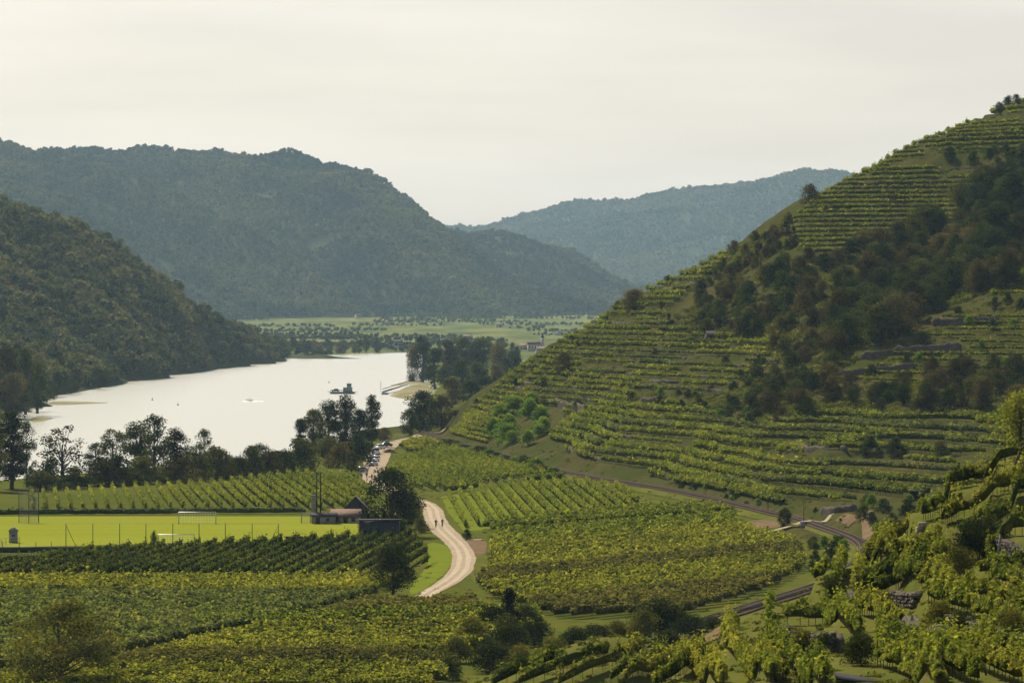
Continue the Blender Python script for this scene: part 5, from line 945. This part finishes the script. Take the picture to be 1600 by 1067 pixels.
dg = thing('dugout', 'small black dugout shelter at the near touchline', 'dugout', (fx_(460, 892), 892, 0)); obj('roof', MB().box((0, .1, 1.75), (3.3, 1.3, .16)).mesh('roof', M['black']), dg); obj('back_wall', MB().box((0, -.5, .88), (3.1, .1, 1.6)).mesh('back_wall', M['black']), dg)
for s in (-1, 1): obj('side_wall', MB().box((s * 1.55, .1, .85), (.08, 1.1, 1.65)).mesh('side_wall', M['black']), dg)
obj('bench', MB().box((0, -.2, .45), (2.8, .4, .08)).mesh('bench', M['stake']), dg)
kb = thing('kiosk', 'small white roofed kiosk at the left edge of the pitch', 'kiosk', (fx_(21, 905), 905, 0)); obj('wall', MB().box((0, 0, 1.1), (1.5, 1.5, 2.2)).mesh('wall', M['concrete']), kb); obj('roof', MB().box((0, 0, 2.6), (1.9, 1.9, .8), 0, .2).mesh('roof', M['concrete']), kb); obj('window', MB().box((.1, -.76, 1.35), (.7, .06, .6)).mesh('window', M['glass']), kb)
nf = thing('net_fence', 'tall dark net fence behind the left corner of the pitch', 'fence', (fx_(45, 985), 985, 0)); n = MB()
for x in (-2.0, 0, 2.0): obj('post', MB().tube([(x, 0, 0), (x, 0, 7)], .08, 6).mesh('post', M['green_metal']), nf)
for k in range(20): n.tube([(-2, 0, .2 + .35 * k), (2, 0, .2 + .35 * k)], .025, 3, False)
for k in range(16): n.tube([(-2 + .26 * k, 0, .1), (-2 + .26 * k, 0, 7)], .025, 3, False)
tag(obj('net', n.mesh('net', M['navy']), nf), kind='stuff')
rl = thing('railing', 'grey railing fence in front of the left pitch corner', 'fence', (fx_(5, 890), 890, 0))
for k in range(7): obj('post', MB().tube([(-2 + k * .6, k * 2.2, 0), (-2 + k * .6, k * 2.2, 1.3)], .05, 5).mesh('post', M['metal']), rl)
for z in (.65, 1.28): obj('bar', MB().tube([(-2 + k * .6, k * 2.2, z) for k in range(7)], .035, 4).mesh('bar', M['metal']), rl)
# ------------------------------------------------------------------ vehicles
CP = {}
def car_paint(name, col): 
    if name not in CP: CP[name] = simple('car paint ' + name, col, .25, .03, spec=.5)
    return CP[name]
def car(loc, rz, paint, label, tall=0.0, name='parked_car', cat='car', group=None):
    o = thing(name, label, cat, loc, rz, group); h = .82; b = MB()
    prof = [(-2.1, .35), (-2.15, .6), (-2.05, .86), (-1.2, .92), (1.95, .95 + tall * .3), (2.15, .8), (2.18, .4), (2.0, .25), (-1.95, .25)]
    b.prism([(x, 0, z) for x, z in prof], (0, -.86, 0), (0, .86, 0)); obj('body', b.mesh('body', paint), o)
    c = [(-1.25, .92), (-.45, 1.42 + tall), (1.2, 1.45 + tall), (1.9, .96)]; k = MB(); V = []
    for s in (-1, 1): V += [(x, s * (.80 if z < 1 else .64 + tall * .15), z) for x, z in c]
    k.add(V, [(0, 1, 2, 3), (7, 6, 5, 4), (0, 4, 5, 1), (2, 6, 7, 3), (1, 5, 6, 2), (3, 7, 4, 0)]); cb = obj('cabin', k.mesh('cabin', M['glass']), o); obj('roof', MB().box((.38, 0, 1.46 + tall), (1.75, 1.30 + tall * .3, .06), 0, .95).mesh('roof', paint), cb)
    for x in (-1.35, 1.35):
        for s in (-1, 1): w = obj('wheel', MB().tube([(x, s * .72, .32), (x, s * .90, .32)], .32, 12).mesh('wheel', M['tyre']), o); obj('rim', MB().tube([(x, s * .895, .32), (x, s * .915, .32)], .19, 8).mesh('rim', M['metal']), w)
    for s in (-1, 1): obj('headlight', MB().box((-2.12, s * .62, .68), (.08, .34, .16)).mesh('headlight', M['white']), o); obj('tail_light', MB().box((2.17, s * .64, .72), (.06, .3, .18)).mesh('tail_light', M['tail']), o)
    return o
M['tail'] = simple('red lamp', (.35, .02, .02), .3, .05)
PW = car_paint('white', (.72, .72, .70)); PS = car_paint('silver', (.42, .43, .44)); PD = car_paint('dark', (.03, .035, .045)); PR_ = car_paint('grey', (.16, .17, .18))
for (u, v, rz, p, tall, lab) in [(594, 702, 1.25, PW, .1, 'white car parked at the upper end of the roadside line'), (604, 698, 1.0, PD, 0, 'dark car parked behind the uppermost white car'), (587.5, 710, 1.45, PW, .5, 'tall white van in the parked line at the road bend'), (588, 716, 1.5, PS, 0, 'silver car in the middle of the parked line'), (587, 721, 1.5, PW, .05, 'white car just above the lowest parked car'), (584.5, 727, 1.5, PW, 0, 'lowest white car of the parked roadside line'), (566, 738, 1.2, PR_, 0, 'dark grey car standing apart beside the cone shaped tree')]:
    c = flat(u, v); car((c[0], c[1], .07), rz + math.pi, p, lab, tall)
for (u, v, p, lab) in [(677, 600, PW, 'white camper van among the headland trees'), (700, 602, PW, 'white car between the dark headland trees')]: c = flat(u, v, -1.0); z = float(valley(c[0], c[1])); car((c[0], c[1], max(z, -3.2)), .3, p, lab, .6)
gr = thing('guard_rail', 'curved roadside guard rail beside the parked cars', 'guard rail', (flat(583, 720)[0], flat(583, 720)[1], 0)); go_ = np.array(gr.location); gp = [flat(u, v) for u, v in ((570, 742), (579, 722), (581, 708), (588, 697), (606, 690), (622, 686), (640, 681))]
obj('beam', MB().tube([np.array(p) - go_ + (0, 0, .7) for p in gp], .13, 5).mesh('beam', M['metal']), gr)
for p in gp: obj('post', MB().tube([np.array(p) - go_, np.array(p) - go_ + (0, 0, .75)], .07, 5).mesh('post', M['metal']), gr)
# ------------------------------------------------------------------ people
SKIN = simple('skin', (.45, .28, .20), .6, .08); HAIR = simple('hair', (.05, .035, .025), .7, .2); CLOTH = {'dark': simple('dark clothing', (.025, .027, .035), .9, .2), 'navy': simple('navy clothing', (.03, .04, .07), .9, .2), 'red': simple('red clothing', (.18, .05, .05), .9, .2), 'grey': simple('grey clothing', (.10, .10, .11), .9, .2)}
def skin(name, verts, edges, rad, mat, parent, root=0):
    me = bpy.data.meshes.new(name); me.from_pydata([tuple(v) for v in verts], edges, []); o = obj(name, me, parent, mat); md = o.modifiers.new('skin', 'SKIN'); md.use_smooth_shade = True
    for i, sv in enumerate(me.skin_vertices[0].data): sv.radius = (rad[i], rad[i]); sv.use_root = i == root
    o.modifiers.new('sub', 'SUBSURF').levels = 1; o.modifiers['sub'].render_levels = 1; return o
def person(loc, rz, cloth, label, ride=False):
    o = thing('person', label, 'person', loc, rz)
    if not ride:
        J = [(0, 0, .95), (0, .01, 1.15), (0, .0, 1.38), (0, .0, 1.50), (.19, 0, 1.42), (.25, .03, 1.14), (.27, -.06, .90), (-.19, 0, 1.42), (-.25, .05, 1.14), (-.26, .02, .88), (.10, 0, .88), (.11, -.08, .48), (.11, .02, .08), (.11, -.14, .04), (-.10, 0, .88), (-.11, .06, .48), (-.11, .20, .10), (-.11, .08, .04)]
        head = (0, -.02, 1.64); hands = [(J[6], -1), (J[9], 1)]
    else:
        J = [(0, .22, 1.02), (0, .08, 1.18), (0, -.12, 1.38), (0, -.18, 1.47), (.19, -.13, 1.38), (.23, -.32, 1.18), (.22, -.50, 1.05), (-.19, -.13, 1.38), (-.23, -.32, 1.18), (-.22, -.50, 1.05), (.10, .16, .98), (.11, -.22, .72), (.11, -.02, .36), (.11, -.14, .30), (-.10, .16, .98), (-.11, -.16, .86), (-.11, .02, .50), (-.11, -.10, .45)]
        head = (0, -.27, 1.60); hands = [(J[6], -1), (J[9], 1)]
    E = [(0, 1), (1, 2), (2, 3), (2, 4), (4, 5), (5, 6), (2, 7), (7, 8), (8, 9), (0, 10), (10, 11), (11, 12), (12, 13), (0, 14), (14, 15), (15, 16), (16, 17)]
    R = [.15, .14, .15, .06, .08, .055, .042, .08, .055, .042, .10, .07, .05, .045, .10, .07, .05, .045]
    skin('body', J, E, R, cloth, o)
    hx_, hy_, hz_ = head; hm = bpy.data.meshes.new('head'); bm = bmesh.new(); bmesh.ops.create_uvsphere(bm, u_segments=14, v_segments=10, radius=1)
    for v in bm.verts:
        x, y, z = v.co; f = 1 + (.22 if (y < -.85 and abs(x) < .3 and -.25 < z < .25) else 0); v.co = (x * .075 * (1 - .18 * max(0, -z)), y * .095 * f, z * .118)      # nose drawn out, jaw narrowed
    bm.to_mesh(hm); bm.free(); hd_ = obj('head', hm, o, SKIN); hd_.location = head
    for s in (-1, 1): obj('ear', MB().box((s * .078, .0, 0), (.02, .05, .06)).mesh('ear', SKIN), hd_); obj('eye', MB().box((s * .03, -.09, .012), (.025, .012, .012)).mesh('eye', HAIR), hd_)
    obj('mouth', MB().box((0, -.088, -.055), (.045, .012, .01)).mesh('mouth', M['tail']), hd_)
    hr = bpy.data.meshes.new('hair'); bm = bmesh.new(); bmesh.ops.create_uvsphere(bm, u_segments=12, v_segments=8, radius=1); bmesh.ops.delete(bm, geom=[v for v in bm.verts if v.co.z < -.1 or (v.co.y < -.5 and v.co.z < .45)], context='VERTS')
    for v in bm.verts: v.co = (v.co.x * .084, v.co.y * .104 + .006, v.co.z * .126 + .006)
    bm.to_mesh(hr); bm.free(); obj('hair', hr, hd_, HAIR)
    for (p, s) in hands:
        p = np.array(p); q = np.array([0, -.06, -.04]) if ride else np.array([0, -.01, -.08]); V = [p, p + q * .9]; Ed = [(0, 1)]; Rd = [.03, .032]
        for k, (dx, ln) in enumerate(((-.03, .075), (-.01, .085), (.01, .08), (.03, .065))):
            i = len(V); V += [p + q + (dx, 0, 0), p + q * (1 + ln * 5) + (dx, -.01, 0), p + q * (1 + ln * 9) + (dx, -.005, -.02)]; Ed += [(1, i), (i, i + 1), (i + 1, i + 2)]; Rd += [.011, .009, .008]
        i = len(V); V += [p + q * .5 + (s * .045, -.01, 0), p + q * 1.1 + (s * .06, -.02, 0)]; Ed += [(0, i), (i, i + 1)]; Rd += [.012, .009]
        skin('hand', V, Ed, Rd, SKIN, o)
    return o
def bicycle(loc, rz, label):
    o = thing('bicycle', label, 'bicycle', loc, rz)
    for y in (-.55, .5):
        an = np.linspace(0, 2 * math.pi, 25); w = obj('wheel', MB().tube([(0, y + .34 * math.cos(a), .35 + .34 * math.sin(a)) for a in an], .022, 6, False).mesh('wheel', M['tyre']), o); sp = MB()
        for k in range(8): a = k * math.pi / 4; sp.tube([(0, y, .35), (0, y + .33 * math.cos(a), .35 + .33 * math.sin(a))], .006, 3, False)
        tag(obj('spokes', sp.mesh('spokes', M['metal']), w), kind='stuff')
    obj('frame', MB().tube([(0, .5, .35), (0, .12, .34), (0, .25, .85), (0, .5, .35)], .022, 5).tube([(0, .12, .34), (0, -.38, .80), (0, .22, .78)], .022, 5).tube([(0, -.55, .35), (0, -.36, .95)], .022, 5).mesh('frame', M['black']), o)
    obj('handlebar', MB().tube([(-.26, -.50, 1.02), (-.1, -.42, 1.0), (.1, -.42, 1.0), (.26, -.50, 1.02)], .02, 5).mesh('handlebar', M['black']), o); obj('saddle', MB().box((0, .26, .90), (.16, .28, .07), 0, .8).mesh('saddle', M['black']), o)
    for s, y, z in ((.13, -.06, .28), (-.13, -.02, .43)): obj('pedal', MB().box((s, y, z), (.1, .08, .03)).mesh('pedal', M['black']), o)
for (u, v, c, a, b) in [(681, 825, 'dark', 'person in dark clothing riding the left bicycle on the road', 'left of two bicycles ridden along the gravel road'), (691, 824, 'grey', 'person in grey clothing riding the right bicycle on the road', 'right of two bicycles ridden along the gravel road')]:
    p = flat(u, v); bicycle((p[0], p[1], .12), .15, b); person((p[0], p[1], .12), .15, CLOTH[c], a, True)
for (u, v, c, rz, lab) in [(565, 750, 'navy', .4, 'person in navy walking beside the cone shaped tree'), (573, 748, 'dark', 2.9, 'person in dark clothes standing in the middle of the far road'), (581, 751, 'red', -.5, 'person in dark red at the right side of the far road')]:
    p = flat(u, v); person((p[0], p[1], .08), rz, CLOTH[c], lab)
# ------------------------------------------------------------------ on the river
fr = at(535, 616, 2620); fy0 = thing('ferry', 'grey green car ferry with tall wheelhouse crossing the river', 'ferry', (fr[0], fr[1], WATER_Z), .05); FG = simple('ferry paint', (.10, .12, .12), .5, .2); FWt = simple('ferry cabin paint', (.22, .25, .23), .5, .12)
obj('hull', MB().prism([(-6.6, 0, .2), (-5.8, 0, -.4), (5.9, 0, -.4), (6.7, 0, .2), (6.7, 0, 1.1), (-6.6, 0, 1.1)], (0, -2.6, 0), (0, 2.6, 0)).mesh('hull', FG), fy0)
for s in (-1, 1): obj('ramp', MB().add([(s * 6.6, -2, .7), (s * 8.2, -2, .9 if s > 0 else 1.3), (s * 8.2, 2, .9 if s > 0 else 1.3), (s * 6.6, 2, .7), (s * 6.6, -2, 1.0), (s * 8.2, -2, 1.05 if s > 0 else 1.5), (s * 8.2, 2, 1.05 if s > 0 else 1.5), (s * 6.6, 2, 1.0)], [(0, 1, 2, 3), (4, 5, 6, 7), (0, 1, 5, 4), (1, 2, 6, 5), (2, 3, 7, 6), (3, 0, 4, 7)]).mesh('ramp', FG), fy0)
cb = obj('deckhouse', MB().box((2.9, .6, 2.3), (5.0, 3.0, 2.4)).mesh('deckhouse', FWt), fy0)
for x in (1.4, 2.6, 3.8): obj('window', MB().box((x, -.93, 2.6), (.7, .06, .6)).mesh('window', M['glass']), cb)
wh = obj('wheelhouse', MB().box((3.6, .6, 4.4), (2.4, 2.2, 1.9), 0, 1.08).mesh('wheelhouse', FWt), fy0); obj('window', MB().box((3.6, -.53, 4.75), (2.1, .08, .8)).mesh('window', M['glass']), wh); obj('roof', MB().box((3.6, .6, 5.45), (3.0, 2.8, .16)).mesh('roof', FG), wh)
obj('mast', MB().tube([(3.6, .6, 5.5), (3.6, .6, 6.6)], .07, 5).mesh('mast', M['black']), fy0)
for s in (-1, 1):
    n = MB().tube([(-6.4, s * 2.5, 2.0), (.3, s * 2.5, 2.0)], .05, 4)
    for k in range(8): n.tube([(-6.4 + k * .95, s * 2.5, 1.1), (-6.4 + k * .95, s * 2.5, 2.0)], .05, 4)
    obj('railing', n.mesh('railing', M['black']), fy0)
car((fr[0] - 3.8, fr[1], WATER_Z + 1.12), .05, PD, 'dark car standing on the open deck of the ferry', 0.1, 'ferried_car')
mbp = river_flat(389, 627); mb_ = thing('motorboat', 'small dark motorboat throwing up white water on the river', 'boat', mbp, math.pi); obj('hull', MB().prism([(-1.6, 0, .0), (1.2, 0, 0), (1.9, 0, .6), (-1.6, 0, .55)], (0, -.7, 0), (0, .7, 0)).mesh('hull', M['black']), mb_); obj('windscreen', MB().box((.4, 0, .85), (.1, 1.1, .5)).mesh('windscreen', M['glass']), mb_); obj('engine', MB().box((-1.7, 0, .6), (.35, .4, .7)).mesh('engine', M['black']), mb_); obj('canopy', MB().box((-.2, 0, 1.35), (1.3, 1.2, .12)).tube([(-.7, .5, .5), (-.7, .5, 1.35)], .04, 4).tube([(-.7, -.5, .5), (-.7, -.5, 1.35)], .04, 4).mesh('canopy', M['black']), mb_)
fm = simple('white foam', (.62, .62, .60), .9, .05); X, Y = np.meshgrid(np.linspace(-3, 9, 40), np.linspace(-5, 5, 12)); bp_ = np.array(mbp); wz = .35 * np.clip(1 - np.abs(Y) / (1.5 + .25 * np.abs(X + 4)), 0, 1) * np.clip(1 - (X - 1) / 9, 0, 1) * (1 + .8 * fbm(X / 1.2, Y / 1.2, 7, 3)); wk_ = obj('wake', grid_mesh('wake', X + bp_[0], Y * 1.6 + bp_[1], wz + WATER_Z - .05, keep=wz > .09), None, fm); tag(wk_, 'white foaming wake trailing the small motorboat', 'wake', kind='stuff')
pt = thing('landing_stage', 'long slanting landing gangway reaching from the spit to the ferry berth', 'landing stage', river_flat(605, 616)); po = np.array(pt.location); a = river_flat(598, 616) - po + (0, 0, 1.2); b = river_flat(637, 606.5) - po + (0, 0, 2.4)
obj('pontoon', MB().box(a + (1.2, 0, -1.0), (3.6, 8, 1.3)).mesh('pontoon', FG), pt); obj('deck', MB().tube([a, b], .5, 4).mesh('deck', M['metal']), pt)
for s in (-3, 3): obj('handrail', MB().tube([a + (0, s, 1.6), b + (0, s, 1.6)], .16, 4).mesh('handrail', M['black']), pt)
obj('light_mast', MB().tube([a + (-1, 0, 0), a + (-1, 0, 6)], .12, 5).mesh('light_mast', M['metal']), pt)
for u, v, lab in ((238, 625, 'small dark channel marker in the middle of the river'), (278, 633, 'tiny dark buoy nearer the riverside trees'), (514, 598, 'tiny buoy on the water above the ferry')):
    p = river_flat(u, v); q = thing('buoy', lab, 'buoy', p); obj('float', MB().tube([(0, 0, -.2), (0, 0, .5)], [.5, .35], 8).mesh('float', M['black']), q); obj('top_mark', MB().tube([(0, 0, .5), (0, 0, 1.5)], .08, 5).mesh('top_mark', M['black']), q)
# ------------------------------------------------------------------ far village
HW = [(-2.4, 1.7, .9, 1.1), (0, 1.7, .9, 1.1), (2.4, 1.7, .9, 1.1)]
ch = thing('church', 'far church with long reddish roof and slim tower behind the hill nose', 'church', at(838, 548, 4200), .1); 
obj('nave', MB().box((-2, 0, 2.5), (11, 5, 6)).mesh('nave', M['plaster']), ch); obj('roof', MB().prism([(0, -2.9, 5.5), (0, 2.9, 5.5), (0, 0, 8.4)], (-7.8, 0, 0), (3.8, 0, 0)).mesh('roof', M['roof']), ch); tw2 = obj('tower', MB().box((5.4, 0, 5.5), (2.6, 2.6, 12)).mesh('tower', M['plaster']), ch); obj('spire', MB().box((5.4, 0, 13.0), (3.0, 3.0, 3.2), 0, .08).mesh('spire', M['roof_dark']), tw2)
for x in (-6, -3.5, -1, 1.5): obj('window', MB().box((x, -2.53, 3.6), (.8, .1, 2.2)).mesh('window', M['glass']), ch)
for k, (u, v, d, rz, lab, rm) in enumerate([(846, 551, 4100, .3, 'far village house below the church', 'roof'), (820, 540, 4500, -.2, 'far village house left of the church', 'roof'), (730, 532, 5200, .2, 'far pale house above the headland wood', 'roof'), (873, 522, 5600, 1.2, 'far gabled house near the hill edge', 'roof_dark'), (622, 545, 4790, 0, 'far pale house on the far shore', 'roof_dark'), (500, 542, 4800, .2, 'far farmhouse behind the far shore trees', 'roof'), (560, 497, 7600, .5, 'lonely far house at the foot of the ridge', 'roof_dark'), (780, 512, 6400, .1, 'far house in the upper meadow strips', 'roof')]):
    p = at(u, v, d); gable_house('far_house', lab, (p[0], p[1], float(valley(p[0], p[1]))), rz, 9, 7, 3.2, 2.6, M['plaster'], M[rm], HW, (1.2, 1.0, 2.0), .4, k % 2 == 0, 'house')
# ------------------------------------------------------------------ small things on the slopes
c = cast(1110, 534, 900, 2000); gable_house('stone_hut', 'tiny stone hut with pointed roof on the hill terrace', c, .5, 3.0, 2.6, 1.6, 1.4, M['stone'], M['roof_dark'], [(.7, .9, .4, .4)], (-.4, .7, 1.4), .2, False, 'hut')
c = cast(1432, 782, 700, 1500); hu = thing('vineyard_shelter', 'dark open shelter below the end of the lower vine rows', 'shelter', c); obj('roof', MB().box((0, 0, 1.9), (3.2, 2.4, .14)).mesh('roof', M['roof_dark']), hu); obj('back_wall', MB().box((0, .9, .9), (3.0, .1, 1.8)).mesh('back_wall', M['black']), hu)
for s in (-1, 1): obj('side_wall', MB().box((s * 1.45, 0, .9), (.1, 2.0, 1.8)).mesh('side_wall', M['black']), hu)
sb = thing('signal_box', 'small grey cabinet beside the railway track', 'cabinet', flat(1254, 825, 1.0)); obj('cabinet', MB().box((0, 0, .6), (.9, .6, 1.2)).mesh('cabinet', M['concrete']), sb); obj('lid', MB().box((0, 0, 1.24), (1.0, .7, .08)).mesh('lid', M['metal']), sb)
for u, v, h, lab in ((1256, 818, 4.5, 'thin pole beside the railway crossing'), (1200, 800, 4.0, 'thin pole beside the bare reddish soil')):
    p = flat(u, v, 1.0); q = thing('utility_pole', lab, 'pole', p); obj('shaft', MB().tube([(0, 0, -.3), (0, 0, h)], [.09, .07], 6).mesh('shaft', M['stake']), q); obj('crossarm', MB().box((0, 0, h - .2), (.8, .08, .08)).mesh('crossarm', M['stake']), q)
c = cast(1556, 888, 180, 640); lp = thing('leaning_post', 'thin leaning post with short arms beside the ivy mound', 'post', c); obj('shaft', MB().tube([(0, 0, -.2), (.35, .1, 2.6)], .06, 6).mesh('shaft', M['metal']), lp); obj('arm', MB().tube([(.2, 0, 1.7), (.9, .1, 1.5)], .04, 5).mesh('arm', M['metal']), lp); obj('arm', MB().tube([(.28, 0, 2.1), (.9, .1, 1.95)], .04, 5).mesh('arm', M['metal']), lp)
mr = [cast(u, v + 8, 180, 640) for u, v in ((1600, 702), (1570, 714), (1545, 728), (1513, 744), (1490, 757))]; mo = mr[2]; mrl = thing('monorail', 'thin dark monorail line on the crest of the near slope', 'monorail', mo); obj('beam', MB().tube([p - mo + (0, 0, .75) for p in mr], .07, 5).mesh('beam', M['black']), mrl)
for p in mr: obj('support', MB().tube([p - mo + (0, 0, -.2), p - mo + (0, 0, .75)], .04, 5).mesh('support', M['black']), mrl)
c = cast(1592, 752, 180, 640); py_ = thing('stone_marker', 'pointed stone marker at the right edge of the near slope', 'stone', c); obj('base', MB().box((0, 0, .35), (1.5, 1.2, .7)).mesh('base', M['stone_face']), py_); obj('peak', MB().box((-.05, 0, 1.35), (.95, .85, 1.3), .2, .12).mesh('peak', M['stone_face']), py_)
st = thing('stone_stairs', 'narrow pale stone stairs climbing the near slope', 'stairs', cast(1427, 868, 180, 640)); so = np.array(st.location)
for k in range(14):
    q = cast(1427 + 16 * k / 13, 868 - 42 * k / 13, 180, 640); obj('step', MB().box(q - so + (0, 0, .06), (.75 + .1 * (k % 3), .7, .3), .1 * (k % 4 - 1.5)).mesh('step', M['step']), st)
c = cast(1345, 1066, 180, 640) - np.array([0, 0, .75]); dr = thing('vineyard_hut', 'dark roofed hut cut by the bottom edge of the near slope', 'hut', c); obj('wall', MB().box((0, .6, .1), (2.2, 1.6, 1.4)).mesh('wall', M['stone']), dr); obj('roof', MB().add([(-1.5, -.5, 1.05), (1.5, -.5, .55), (1.5, 1.7, .75), (-1.5, 1.7, 1.25), (-1.5, -.5, .93), (1.5, -.5, .43), (1.5, 1.7, .63), (-1.5, 1.7, 1.13)], [(0, 1, 2, 3), (7, 6, 5, 4), (0, 4, 5, 1), (1, 5, 6, 2), (2, 6, 7, 3), (3, 7, 4, 0)]).mesh('roof', M['black']), dr)
# ------------------------------------------------------------------ valley haze
hm, nt, out = nmat('haze'); pv = nt.nodes.new('ShaderNodeVolumePrincipled'); pv.inputs['Color'].default_value = (.50, .76, 1.0, 1); pv.inputs['Density'].default_value = 1.6e-5; pv.inputs['Anisotropy'].default_value = .35
nt.links.new(pv.outputs[0], out.inputs['Volume'])
hb = MB().box((200, 8300, 228), (6400, 17600, 484)).mesh('haze', hm); hz = obj('haze', hb); tag(hz, 'thin pale haze filling the whole valley', 'haze', kind='stuff')
